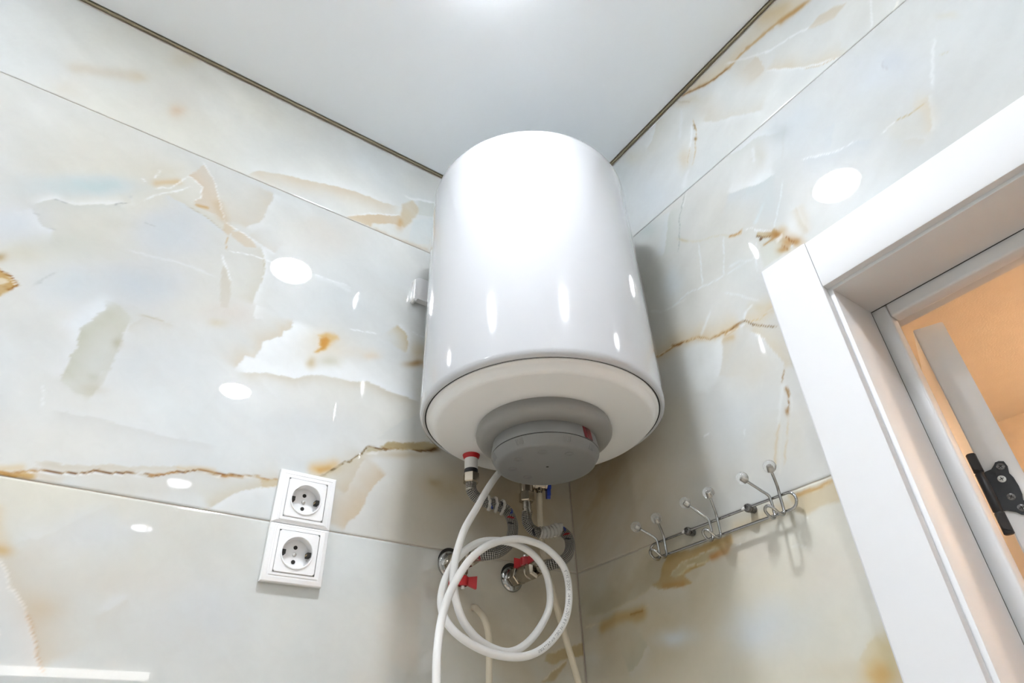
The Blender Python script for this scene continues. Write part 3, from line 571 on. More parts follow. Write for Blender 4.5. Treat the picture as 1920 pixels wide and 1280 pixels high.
MARBLE_RIGHT = [
('r',2,((.4466,2.6501),(.5078,2.6111),(.5318,2.6007),(.5684,2.5935),(.6064,2.5966),(.6308,2.5945),(.6552,2.5913),(.6825,2.5824),(.7194,2.5718),(.7402,2.5669)),(216,200,174),.0352,.9,(214,219,221),.0217,.5),
('v',2,((.4466,2.6501),(.5078,2.6111),(.5318,2.6007),(.5684,2.5935),(.6064,2.5966),(.6308,2.5945),(.6552,2.5913),(.6825,2.5824),(.7194,2.5718),(.7402,2.5669)),.0073,(192,156,112),.85),
('v',2,((.4466,2.6501),(.5078,2.6111),(.5318,2.6007),(.5684,2.5935)),.0032,(130,96,60),.7),
('c',2,((.6585,2.6307),(.6848,2.6062)),.022,(212,186,148),.75),
('c',2,((.6769,2.5822),(.7163,2.5717)),.0065,(188,150,104),.8),
('r',2,((.6,2.5756),(.6424,2.5408),(.6744,2.5301),(.7003,2.5153),(.7192,2.5223),(.7432,2.5152)),(214,217,214),.0169,.5,(216,220,220),.0169,.3),
('v',2,((.5606,2.6133),(.6,2.5756),(.6424,2.5408),(.6744,2.5301),(.7003,2.5153),(.7445,2.4901)),.0037,(236,239,240),.9),
('p',2,((.7044,2.5112),(.7281,2.5171),(.7507,2.5073),(.7693,2.4895),(.7451,2.4847),(.7164,2.4991)),(208,194,172),.75,.0027,0),
('r',2,((.6177,2.5105),(.645,2.4761),(.6743,2.4395),(.6991,2.4203),(.7218,2.4001),(.7383,2.3991)),(214,202,182),.0203,.9,(236,239,240),.0076,.4),
('v',2,((.6177,2.5105),(.645,2.4761),(.6743,2.4395),(.6991,2.4203),(.7218,2.4001)),.0024,(236,239,240),.9),
('v',2,((.6735,2.4372),(.6978,2.4168),(.7183,2.4039)),.0017,(206,180,146),.7),
('r',2,((.6156,2.5636),(.6192,2.5349),(.6185,2.5084)),(216,219,220),.0135,.4,(210,198,180),.0203,.8),
('b',2,(.5967,2.5434),(.0218,-.0304,-.0079,-.0259),(214,202,184),.6),
('v',2,((.7932,2.4575),(.7859,2.4265),(.7746,2.4029)),.0027,(236,239,240),.6),
('v',2,((.8199,2.4116),(.8153,2.4027),(.8068,2.4003)),.0038,(240,238,230),.9),
('p',2,((.4618,2.5413),(.4649,2.5383),(.4659,2.5254),(.4632,2.5191),(.4619,2.5267)),(132,104,62),.95,.0014,0),
('b',2,(.4549,2.5024),(.0024,-.0027,-.0009,-.0036),(140,110,66),.95),
('v',2,((.4651,2.5574),(.4634,2.5455),(.4652,2.5228),(.4599,2.5087),(.4511,2.4855),(.4383,2.4542)),.0017,(206,184,150),.8),
('v',2,((.4582,2.5448),(.4534,2.5229),(.4397,2.4915),(.4312,2.4746),(.425,2.4555)),.0041,(236,239,240),.8),
('v',2,((.4404,2.4941),(.4312,2.4746),(.425,2.4555)),.002,(196,176,140),.7),
('b',2,(.424,2.479),(.0109,-.0116,-.0058,-.0229),(216,202,180),.7),
('v',2,((.4521,2.4811),(.4346,2.4454)),.0023,(212,192,162),.6),
('v',2,((.4235,2.4444),(.413,2.43),(.4052,2.41)),.0088,(228,230,230),.7),
('v',2,((.4475,2.6187),(.4375,2.5727),(.4251,2.5346)),.0066,(224,228,230),.6),
('r',2,((.3856,2.6437),(.3748,2.6171),(.3593,2.598),(.3418,2.5919)),(214,211,200),.0333,.7,(228,231,232),.0222,.7),
('b',2,(.3027,2.6123),(.03,-.0322,-.0049,-.0241),(210,204,186),.7),
('b',2,(.4681,2.6076),(.0376,-.0475,-.0042,-.0166),(214,206,190),.75),
('p',2,((.438,2.6534),(.4674,2.6048),(.4507,2.6315)),(176,160,134),.8,.0027,0),
('r',2,((.476,2.5305),(.5174,2.4896),(.5564,2.4555),(.5934,2.4273)),(213,207,194),.0201,.75,(236,239,240),.0089,.5),
('b',2,(.4925,2.5416),(.0275,-.0336,-.0048,-.0181),(212,206,194),.6),
('b',2,(.3302,2.4668),(.0597,-.0572,-.0116,-.0525),(209,215,224),.7),
('r',1,((.5034,2.3973),(.529,2.3875),(.5562,2.3868),(.573,2.3765),(.5904,2.3638),(.6043,2.355)),(222,228,236),.0146,.8,(204,208,204),.0164,.85),
('r',1,((.4797,2.3235),(.4956,2.3137),(.515,2.303),(.5278,2.2945),(.5498,2.2895),(.5688,2.2841)),(236,239,240),.0212,.9,(198,208,216),.0254,.9),
('b',1,(.5522,2.345),(.0097,-.0104,-.0078,-.0251),(200,198,186),.6),
('v',1,((.55,2.3703),(.5416,2.3394)),.0048,(226,230,232),.6),
('b',1,(.6275,2.341),(.0427,-.0501,-.0178,-.0524),(206,213,224),.9),
('b',1,(.7517,2.3201),(.0422,-.0583,-.0119,-.0308),(211,217,229),.9),
('b',1,(.7747,2.3136),(.0118,-.0168,-.0065,-.0163),(206,211,224),.8),
('r',1,((.7694,2.3323),(.7631,2.3301),(.7615,2.3176),(.7647,2.304)),(206,212,224),.0162,.7,(216,221,226),.0081,.5),
('v',1,((.7684,2.3299),(.7635,2.3295),(.7619,2.3187),(.7631,2.308)),.0018,(196,198,206),.7),
('r',1,((.6121,2.2728),(.6367,2.2578),(.664,2.2415),(.6884,2.2343),(.7107,2.2139)),(212,217,222),.0152,.4,(204,211,222),.0203,.8),
('v',1,((.61,2.2743),(.6367,2.2578),(.6637,2.2408),(.6879,2.2331)),.0024,(236,239,240),.85),
('r',1,((.6544,2.2537),(.6665,2.2742),(.6761,2.2909)),(206,213,224),.018,.6,(216,220,220),.012,.6),
('v',1,((.583,2.2958),(.5949,2.3154),(.6018,2.3446),(.6114,2.3638)),.0027,(206,208,204),.6),
('b',1,(.5975,2.357),(.0159,-.0182,-.0054,-.0165),(188,194,196),.6),
('v',1,((.7195,2.2151),(.7326,2.2174),(.7407,2.2175)),.0015,(236,239,240),.9),
('v',1,((.7409,2.2179),(.7518,2.2154),(.7648,2.2139),(.7785,2.2127)),.0018,(198,178,138),.85),
('b',1,(.7721,2.2017),(.0062,-.0076,-.0093,-.0228),(224,208,184),.85),
('b',1,(.745,2.1935),(.0167,-.0194,-.0068,-.0168),(216,213,202),.7),
('r',1,((.7638,2.1657),(.7767,2.1992),(.785,2.2238)),(220,206,184),.0073,.5,(236,239,240),.0055,.5),
('r',1,((.7372,2.1839),(.7495,2.1716),(.758,2.1605)),(236,239,240),.0045,.2,(212,208,196),.0112,.5),
('v',1,((.7936,2.2288),(.8114,2.2717),(.8254,2.3008)),.0036,(236,239,240),.6),
('b',1,(.7829,2.3838),(.0094,-.0148,-.0048,-.0124),(206,208,204),.6),
('v',1,((.8195,2.2687),(.8281,2.2629)),.0016,(206,200,180),.7),
('b',1,(.8484,2.3198),(.0087,-.0143,-.0019,-.0045),(214,208,190),.5),
('r',1,((.3619,2.3901),(.3482,2.3492),(.3334,2.3195),(.3219,2.2979)),(198,204,196),.0252,.9,(214,221,226),.0196,.8),
('v',1,((.4023,2.3981),(.3877,2.3679),(.3771,2.3454),(.3661,2.308),(.3588,2.2837)),.0019,(168,174,170),.75),
('v',1,((.4069,2.3965),(.3925,2.369)),.0023,(236,239,240),.5),
('b',1,(.3021,2.3889),(.0319,-.0275,-.0056,-.0256),(188,198,196),.7),
('v',1,((.3599,2.308),(.3742,2.2962),(.4058,2.272),(.4302,2.2622),(.4557,2.2445),(.4785,2.2233)),.002,(210,200,174),.7),
('b',1,(.371,2.2983),(.01,-.0083,-.0005,-.0021),(196,172,128),.8),
('p',1,((.4592,2.2385),(.4775,2.2335),(.4883,2.2322),(.4837,2.2236),(.4647,2.2322)),(204,172,128),.9,.0019,0),
('v',1,((.4603,2.2387),(.4764,2.2298),(.4845,2.2297)),.0013,(178,132,80),.7),
('v',1,((.4899,2.2274),(.5011,2.2189),(.52,2.1993),(.536,2.1882)),.0017,(236,239,240),.9),
('v',1,((.5737,2.2616),(.5598,2.2332),(.5478,2.2104),(.5375,2.193)),.002,(228,234,236),.9),
('v',1,((.5357,2.2489),(.5214,2.2341),(.5077,2.2211)),.0056,(216,226,232),.7),
('b',1,(.5436,2.2438),(.0199,-.0186,-.0112,-.0353),(198,210,218),.7),
('b',1,(.5656,2.1729),(.0092,-.0081,-.0088,-.026),(230,233,233),.9),
('r',1,((.577,2.2015),(.5754,2.1664),(.5813,2.1447)),(236,239,240),.0042,.5,(210,198,178),.0085,.6),
('c',1,((.5792,2.1929),(.5773,2.1523)),.0071,(214,204,188),.6),
('p',1,((.5051,2.1991),(.5296,2.1768),(.5517,2.1574),(.5629,2.1398),(.5517,2.1368),(.5002,2.1365)),(202,203,190),.8,.0008,0),
('p',1,((.5095,2.205),(.5317,2.1893),(.5379,2.1937),(.54,2.1811),(.5448,2.1738),(.5292,2.1758),(.5054,2.198)),(192,160,112),.9,.0011,0),
('b',1,(.5361,2.1801),(.0084,-.0072,-.0025,-.0075),(168,124,72),.9),
('b',1,(.5477,2.1799),(.0069,-.006,-.0022,-.0067),(206,178,140),.7),
('b',1,(.5468,2.1531),(.0095,-.0078,-.0038,-.0113),(196,154,108),.85),
('b',1,(.5371,2.1424),(.0076,-.0061,-.0018,-.0056),(186,144,96),.85),
('b',1,(.5587,2.1423),(.0079,-.0066,-.0024,-.0072),(184,140,92),.85),
('v',1,((.5052,2.1995),(.5109,2.1943),(.514,2.189),(.5109,2.1881),(.5081,2.1914)),.0014,(110,76,44),.85),
('v',1,((.5142,2.1897),(.5273,2.1811)),.0007,(140,104,64),.8),
('c',1,((.5139,2.174),(.5274,2.1757)),.0026,(176,140,92),.75),
('p',1,((.5311,2.1704),(.5445,2.1729),(.5414,2.1661),(.5323,2.163)),(236,239,240),.85,.0017,0),
('v',1,((.5473,2.1653),(.5506,2.1541),(.5549,2.1464),(.5514,2.1411)),.0019,(150,104,60),.75),
('v',1,((.5052,2.1995),(.5044,2.1796),(.5012,2.1398)),.0014,(214,214,208),.7),
('v',1,((.5363,2.1534),(.5408,2.1456),(.5433,2.1374)),.0013,(160,116,70),.7),
('b',1,(.552,2.1376),(.0024,-.002,-.0014,-.004),(220,228,234),.9),
('v',1,((.3126,2.184),(.3509,2.1853),(.3854,2.1787),(.4344,2.1703),(.4975,2.1637)),.0023,(224,229,230),.85),
('v',1,((.4025,2.2727),(.3998,2.2365),(.3939,2.2086),(.3892,2.1805)),.0025,(224,229,230),.85),
('v',1,((.4527,2.2452),(.446,2.2182),(.4321,2.1731)),.0025,(224,229,230),.85),
('v',1,((.426,2.1411),(.4515,2.1129),(.4756,2.0873)),.0018,(224,229,230),.85),
('v',1,((.4455,2.1805),(.4646,2.1766),(.4857,2.1623)),.0027,(224,229,230),.85),
('v',1,((.5028,2.1896),(.4884,2.1372)),.0016,(224,229,230),.85),
('b',1,(.3318,2.2434),(.0245,-.0183,-.0097,-.0402),(205,216,224),.7),
('b',1,(.47,2.1617),(.0232,-.0178,-.0103,-.0342),(205,211,208),.6),
('b',1,(.4698,2.0805),(.0134,-.009,-.002,-.0064),(206,196,170),.8),
('r',1,((.2446,2.1113),(.2598,2.1087),(.2845,2.104),(.3082,2.1058),(.332,2.0983),(.3553,2.092),(.3751,2.0763),(.3946,2.0736),(.4164,2.0711),(.4387,2.0725)),(216,194,160),.0219,.85,(212,196,170),.0131,.8),
('r',1,((.4387,2.0725),(.4617,2.0613),(.4824,2.0624),(.4968,2.0608)),(216,194,160),.019,.85,(212,196,170),.0114,.8),
('v',1,((.2446,2.1113),(.2598,2.1087),(.2845,2.104),(.3082,2.1058),(.332,2.0983),(.3553,2.092),(.3751,2.0763),(.3946,2.0736),(.4164,2.0711),(.4387,2.0725)),.0054,(206,170,122),.75),
('v',1,((.2446,2.1113),(.2598,2.1087),(.2845,2.104),(.3082,2.1058),(.332,2.0983),(.3553,2.092),(.3751,2.0763),(.3946,2.0736),(.4164,2.0711),(.4387,2.0725)),.0017,(150,108,62),.7),
('v',1,((.2623,2.1118),(.2846,2.1048),(.2968,2.1066),(.3082,2.1058)),.002,(236,222,196),.8),
('c',1,((.3035,2.1071),(.3203,2.1024)),.0021,(140,98,52),.7),
('v',1,((.3322,2.0988),(.3525,2.0929),(.3724,2.0773)),.0018,(238,226,204),.8),
('c',1,((.4019,2.0691),(.429,2.0672)),.0023,(198,158,106),.8),
('c',1,((.4166,2.0718),(.4397,2.0714)),.0013,(120,86,50),.7),
('v',1,((.438,2.0747),(.4509,2.0601),(.4671,2.0458),(.4883,2.031)),.002,(126,98,62),.9),
('v',1,((.4427,2.0681),(.4663,2.0596),(.482,2.0613)),.0026,(214,184,140),.8),
('v',1,((.4022,2.0703),(.4414,2.0635)),.0024,(236,239,240),.7),
('c',1,((.3995,2.0609),(.4151,2.0569)),.0047,(206,166,116),.7),
('v',1,((.2688,2.2051),(.2938,2.1884),(.3267,2.1817),(.3521,2.177)),.0033,(226,226,220),.7),
('v',1,((.3916,2.1257),(.3785,2.1108),(.3615,2.0925)),.0042,(226,230,230),.7),
('v',1,((.4415,2.0729),(.4468,2.086),(.4625,2.0894)),.0036,(228,232,234),.8),
('p',1,((.3207,2.0911),(.3563,2.0843),(.3831,2.0736),(.3995,2.0686),(.3925,2.0461),(.3855,2.0261),(.3748,2.0033),(.3489,1.9911),(.3264,2.0051),(.3144,2.041)),(224,228,227),.85,.0074,0),
('r',1,((.4,2.0675),(.3925,2.0461),(.3857,2.026),(.3736,2.0039)),(208,200,184),.0358,.8,(236,239,240),.0134,.5),
('b',1,(.3485,2.0551),(.0065,-.0037,-.0031,-.0119),(208,210,204),.6),
('b',1,(.3362,1.9975),(.0076,-.0039,-.0012,-.0046),(204,206,202),.7),
('r',1,((.4431,2.0517),(.4545,2.038),(.4644,2.0216),(.4721,1.9994),(.4801,1.973),(.4774,1.9579)),(210,194,166),.0179,.85,(222,226,226),.0112,.8),
('v',1,((.4473,2.0482),(.4581,2.0332),(.4669,2.0214)),.0016,(236,239,240),.8),
('v',1,((.4553,2.0043),(.4435,1.9667),(.436,1.9469)),.0042,(218,220,216),.5),
('p',1,((.4696,1.9378),(.4727,1.9355),(.4738,1.921),(.4698,1.9159),(.4684,1.9237)),(146,104,54),.95,.0006,0),
('v',1,((.4714,1.9178),(.4669,1.909),(.463,1.9021)),.0009,(140,100,56),.85),
('b',1,(.4626,1.8996),(.0027,-.0013,-.0014,-.0045),(146,104,58),.95),
('v',1,((.4783,1.9621),(.4719,1.9516),(.4699,1.9457)),.0011,(146,110,66),.8),
('v',1,((.4725,1.9444),(.4667,1.9359),(.4561,1.9141),(.4432,1.8851)),.0049,(226,229,228),.8),
('v',1,((.4742,1.9209),(.4739,1.91),(.466,1.8963)),.0027,(228,230,228),.7),
('v',1,((.4477,1.8918),(.4364,1.871),(.4227,1.8392)),.0031,(212,182,140),.75),
('v',1,((.4624,1.8936),(.4501,1.8652),(.4377,1.8375)),.0021,(214,188,148),.7),
('v',1,((.4494,1.8867),(.4383,1.8597),(.4256,1.824)),.004,(224,222,214),.6),
('b',1,(.4233,1.8766),(.0239,-.0102,-.0107,-.0335),(212,200,178),.65),
('b',1,(.4656,1.869),(.0111,-.0049,-.0121,-.0357),(212,206,192),.5),
('b',1,(.4391,1.9885),(.0448,-.0248,-.0116,-.0373),(209,204,192),.75),
('b',1,(.3834,1.9048),(.055,-.024,-.0152,-.0511),(206,212,214),.7),
('v',1,((.3241,1.9259),(.3343,1.9274)),.0021,(236,239,240),.7),
('v',1,((.3894,1.8954),(.3958,1.9084)),.002,(226,230,232),.6),
('b',1,(.2795,1.9887),(.0431,-.0204,-.0146,-.0597),(206,194,172),.6),
('p',0,((.1701,1.7407),(.1853,1.7425),(.1966,1.7602),(.2118,1.7736),(.2628,1.7738),(.3063,1.7751),(.3308,1.7747),(.3314,1.7632),(.316,1.7515),(.2896,1.7528),(.2733,1.7477),(.234,1.7404),(.2483,1.7267),(.2195,1.7279),(.1988,1.7288),(.1836,1.7353)),(190,154,98),.8,.002,0),
('p',0,((.2101,1.7465),(.2235,1.7537),(.2359,1.757),(.2706,1.7618),(.3033,1.7645),(.3194,1.7634),(.2918,1.753),(.2786,1.7512),(.2496,1.749),(.2208,1.7424)),(200,188,158),.85,.0013,0),
('v',0,((.2101,1.7465),(.2235,1.7537),(.2359,1.757),(.2706,1.7618),(.3033,1.7645)),.0013,(222,210,184),.8),
('v',0,((.2208,1.7424),(.2496,1.749),(.2786,1.7512),(.2918,1.753)),.0013,(226,210,174),.8),
('v',0,((.2416,1.7526),(.2548,1.7518),(.2674,1.7495)),.0011,(228,216,190),.8),
('c',0,((.292,1.7538),(.3191,1.7554)),.0053,(196,136,78),.8),
('c',0,((.1929,1.7337),(.229,1.7294)),.0047,(190,132,70),.85),
('c',0,((.3106,1.7609),(.3286,1.7672)),.0042,(190,150,96),.7),
('r',0,((.0052,1.7279),(.0491,1.7237),(.0913,1.7244),(.1324,1.73),(.1697,1.7388),(.1834,1.7345),(.201,1.728),(.2284,1.7271),(.2483,1.7267)),(186,176,152),.03,.5,(212,208,196),.0225,.7),
('v',0,((.0052,1.7279),(.0491,1.7237),(.0913,1.7244),(.1324,1.73),(.1697,1.7388)),.0016,(208,196,170),.8),
('v',0,((.0086,1.7099),(.0326,1.7116),(.0611,1.7106),(.113,1.7117),(.1444,1.7141),(.1601,1.7177)),.0022,(222,208,180),.85),
('c',0,((.0518,1.7056),(.1433,1.7093)),.0101,(190,156,102),.7),
('c',0,((.118,1.7104),(.144,1.7125)),.0018,(150,118,70),.6),
('v',0,((.0086,1.7099),(.0262,1.7086),(.034,1.7113)),.0016,(226,216,194),.8),
('b',0,(.0461,1.7404),(.0596,-.0119,-.0038,-.0226),(178,172,150),.6),
('b',0,(.2016,1.6643),(.0353,-.0057,-.0028,-.0116),(214,221,226),.85),
('b',0,(.336,1.648),(.045,-.0074,-.0071,-.0228),(210,217,222),.8),
('r',0,((.1488,1.6665),(.1402,1.66),(.1244,1.6435),(.0971,1.6316)),(206,210,208),.012,.5,(188,184,166),.024,.75),
('b',0,(.0187,1.6611),(.0194,-.0027,-.0021,-.0131),(206,208,204),.6),
('b',0,(.3566,1.744),(.0335,-.0089,-.0048,-.0155),(216,208,198),.7),
('v',0,((.3374,1.7568),(.3419,1.7588)),.0011,(236,239,240),.9),
('p',0,((.4296,1.796),(.4595,1.7951),(.4908,1.7964),(.503,1.795),(.4929,1.7674),(.4718,1.7674),(.4449,1.766),(.4335,1.7727)),(208,184,146),.75,.003,0),
('c',0,((.4427,1.793),(.4879,1.7943)),.003,(206,162,110),.8),
('v',0,((.4616,1.7882),(.4898,1.7937)),.0016,(222,206,176),.7),
('c',0,((.3409,1.7798),(.4221,1.7805)),.0093,(210,186,150),.55),
('b',0,(.337,1.7486),(.0262,-.0069,-.004,-.0136),(216,204,184),.5),
('b',0,(.4727,1.5853),(.021,-.0025,-.006,-.0154),(204,152,80),.95),
('b',0,(.4865,1.6097),(.0129,-.002,-.005,-.0129),(206,180,130),.8),
('r',0,((.4833,1.6241),(.4737,1.6178),(.4612,1.6088),(.4503,1.5995)),(206,188,150),.0205,.5,(216,216,210),.0102,.5),
('b',0,(.489,1.5943),(.0064,-.0008,-.0038,-.0098),(202,190,150),.7),
('b',0,(.4212,1.5923),(.0323,-.0039,-.0048,-.0134),(210,196,172),.6),
('b',0,(.4501,1.6948),(.033,-.0079,-.0094,-.0264),(214,204,192),.6),
('b',0,(.3858,1.6509),(.0495,-.0088,-.0099,-.0297),(206,212,214),.7),
('v',0,((.4076,1.7368),(.432,1.7283),(.4391,1.7235)),.0012,(224,224,218),.7),
]

# tan clouds by the corner: stone tone plus brown shade painted under the heater
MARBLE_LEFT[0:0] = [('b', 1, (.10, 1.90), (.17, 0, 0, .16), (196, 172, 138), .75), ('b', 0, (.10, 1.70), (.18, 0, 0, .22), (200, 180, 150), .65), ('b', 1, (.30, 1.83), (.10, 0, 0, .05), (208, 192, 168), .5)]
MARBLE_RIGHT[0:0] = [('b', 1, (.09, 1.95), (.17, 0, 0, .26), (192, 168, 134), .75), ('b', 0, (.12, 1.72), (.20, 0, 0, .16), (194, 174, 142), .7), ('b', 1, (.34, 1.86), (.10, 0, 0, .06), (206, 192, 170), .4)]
_rng = np.random.default_rng(11)
_TAB = _rng.random((8, 128, 128))
def vnoise(x, y, k=0):
    xi, yi = np.floor(x).astype(int), np.floor(y).astype(int)
    fx, fy = x - xi, y - yi
    fx, fy = fx * fx * (3 - 2 * fx), fy * fy * (3 - 2 * fy)
    t = _TAB[k]
    g = lambda a, b: t[a % 128, b % 128]
    return (g(xi, yi) * (1 - fx) + g(xi + 1, yi) * fx) * (1 - fy) + (g(xi, yi + 1) * (1 - fx) + g(xi + 1, yi + 1) * fx) * fy

def fbm(x, y, k=0, octv=4):
    s, a, n = 0.0, 0.5, 0.0
    for i in range(octv):
        s = s + a * vnoise(x * 2 ** i + 17.3 * i, y * 2 ** i + 9.1 * i, (k + i) % 8); n += a; a *= 0.55
    return s / n - 0.5

def seg_dist(px, py, pts):
    """distance, signed side and position 0..1 along an open polyline"""
    best = np.full(px.shape, 1e9); sgn = np.ones(px.shape); tt = np.zeros(px.shape)
    P = np.array(pts); L = np.linalg.norm(np.diff(P, axis=0), axis=1); cum = np.concatenate([[0], np.cumsum(L)]); tot = cum[-1] + 1e-9
    for i in range(len(P) - 1):
        a, b = P[i], P[i + 1]; d = b - a; l2 = d @ d + 1e-12
        t = ((px - a[0]) * d[0] + (py - a[1]) * d[1]) / l2
        tc = np.clip(t, 0, 1)
        dx, dy = px - a[0] - tc * d[0], py - a[1] - tc * d[1]
        q = np.hypot(dx, dy); m = q < best - 1e-9
        best = np.where(m, q, best)
        cr = d[0] * (py - a[1]) - d[1] * (px - a[0])
        sgn = np.where(m, np.sign(cr), sgn)
        tt = np.where(m, (cum[i] + tc * L[i]) / tot, tt)
    return best, sgn, tt

def poly_sd(px, py, pts):
    P = np.array(pts); n = len(P)
    best = np.full(px.shape, 1e9); ins = np.zeros(px.shape, bool)
    for i in range(n):
        a, b = P[i], P[(i + 1) % n]; d = b - a; l2 = d @ d + 1e-12
        t = np.clip(((px - a[0]) * d[0] + (py - a[1]) * d[1]) / l2, 0, 1)
        best = np.minimum(best, np.hypot(px - a[0] - t * d[0], py - a[1] - t * d[1]))
        c = ((a[1] > py) != (b[1] > py)) & (px < (b[0] - a[0]) * (py - a[1]) / (b[1] - a[1] + 1e-12) + a[0])
        ins ^= c
    return np.where(ins, best, -best)

def sstep(a, b, x):
    t = np.clip((x - a) / (b - a), 0, 1)
    return t * t * (3 - 2 * t)

ALB = 0.87
def onyx(h, v, feats, course, flip, seed):
    """stone colour (linear albedo) at wall points"""
    n = h.shape
    big = fbm(h * 3.1 + seed, v * 3.1, 0); mid = fbm(h * 9 + seed, v * 7, 2); warm = fbm(h * 2.3 + 40 + seed, v * 2.7 + 11, 4)
    streak = fbm(h * 5 + v * 6 + seed, v * 22 - h * 16, 6)
    base = np.array(((217, 218, 212.0), (218, 219, 215.0), (218, 220, 217.0))[course])
    rgb = np.empty(n + (3,))
    for i, (cw, cc) in enumerate(zip((4, -1, -12), (-12, -5, 4))):
        w = np.clip(warm * 2.2, -1, 1)
        rgb[..., i] = base[i] + np.where(w > 0, w * cw, -w * cc) + big * 18 + mid * 12 + streak * 10
    # soft coordinates and ragged coordinates
    wx, wy = fbm(h * 22, v * 22, 1, 3), fbm(h * 22 + 31, v * 22 + 7, 3, 3)
    rx, ry = fbm(h * 120, v * 120, 5, 4), fbm(h * 120 + 13, v * 120 + 5, 6, 4)
    sx, sy = h + wx * 0.016, v + wy * 0.016
    ex, ey = h + wx * 0.006 + rx * 0.0050, v + wy * 0.006 + ry * 0.0050
    def blend(mask, sl, col):
        c = np.array(col, float)
        wm = max(0.0, c[0] - c[2])
        if c[0] > 180: c = c + np.array((-0.06, 0.005, 0.0)) * wm
        lum = c.mean(); grey = base * lum / base.mean()
        k = 0.12 * min(1.0, max(0.0, (lum - 150) / 40))          # pale clouds stay quieter than the brown seams
        c = c + (grey - c) * k * 0.7
        mask = mask * (1 - k)
        rgb[sl] += mask[..., None] * (c - rgb[sl])
    H0, V0 = h[:, 0], v[0, :]
    def window(lo, hi, pad):
        i0, i1 = np.searchsorted(H0, lo[0] - pad), np.searchsorted(H0, hi[0] + pad)
        j0, j1 = np.searchsorted(V0, lo[1] - pad), np.searchsorted(V0, hi[1] + pad)
        if i1 <= i0 or j1 <= j0: return None
        return (slice(i0, i1), slice(j0, j1))
    for f in feats:
        if f[1] != course: continue
        k = f[0]
        if k == 'b':
            c = np.array(f[2]); E = np.array(f[3]).reshape(2, 2).T
            R = np.abs(E).sum(1) * 2.2
            sl = window(c - R, c + R, 0.02)
            if sl is None: continue
            try: I = np.linalg.inv(E)
            except np.linalg.LinAlgError: continue
            dx, dy = sx[sl] - c[0], sy[sl] - c[1]
            q = (I[0, 0] * dx + I[0, 1] * dy) ** 2 + (I[1, 0] * dx + I[1, 1] * dy) ** 2
            blend(f[5] * np.exp(-q * 0.9) * np.clip(0.9 + 1.0 * mid[sl] + 0.8 * streak[sl], 0, 1.1), sl, f[4])
        elif k == 'c':
            P = np.array(f[2]); r = f[3]
            sl = window(P.min(0), P.max(0), r * 2.4 + 0.01)
            if sl is None: continue
            d, s, t = seg_dist(sx[sl] * .5 + ex[sl] * .5, sy[sl] * .5 + ey[sl] * .5, P)
            blend(f[5] * np.exp(-(d / r) ** 2), sl, f[4])
        elif k == 'v':
            P = np.array(f[2]); w = f[3]
            sl = window(P.min(0), P.max(0), w * 2 + 0.012)
            if sl is None: continue
            d, s, t = seg_dist(ex[sl], ey[sl], P)
            wl = max(w * 0.55, 0.0011) * (0.75 + 1.1 * (rx[sl] + 0.25))
            tap = sstep(0, 0.08, t) * sstep(0, 0.08, 1 - t)
            blend(f[5] * np.exp(-(d / np.maximum(wl, 0.0006)) ** 2) * (0.25 + 0.75 * tap), sl, f[4])
        elif k == 'p':
            P = np.array(f[2]); soft, fade = max(f[5], 0.0016), f[6]
            sl = window(P.min(0), P.max(0), soft * 2 + 0.01)
            if sl is None: continue
            sd = poly_sd(ex[sl], ey[sl], P)
            blend(f[4] * sstep(-soft, soft, sd) * np.clip(0.86 + 0.8 * mid[sl] + 0.7 * streak[sl], 0.15, 1.05), sl, f[3])
        elif k == 'r':
            P = np.array(f[2]); R = max(f[4], f[7]) * 2.6
            sl = window(P.min(0), P.max(0), R + 0.01)
            if sl is None: continue
            d, s, t = seg_dist(ex[sl], ey[sl], P)
            if flip: s = -s
            tap = sstep(0, 0.10, t) * sstep(0, 0.10, 1 - t)
            edge = sstep(0, 0.0022, d)
            for side, col, fo, a in ((-1, f[3], f[4], f[5]), (1, f[6], f[7], f[8])):
                if col is None or a <= 0: continue
                blend(np.where(s == side, a * np.exp(-(d / max(fo, 0.002)) ** 1.4) * tap * (0.5 + 0.5 * edge) * np.clip(0.9 + 0.9 * streak[sl] + 0.6 * mid[sl], 0, 1.1), 0), sl, col)
    rgb = np.clip(base + (rgb - base) * 1.18, 5, 250)
    rgb[..., 2] -= 0.5 * np.clip(rgb[..., 2] - (rgb[..., 0] + rgb[..., 1]) / 2 - 1, 0, 40)
    return np.clip(s2l(rgb) * ALB, 0.005, 0.9)

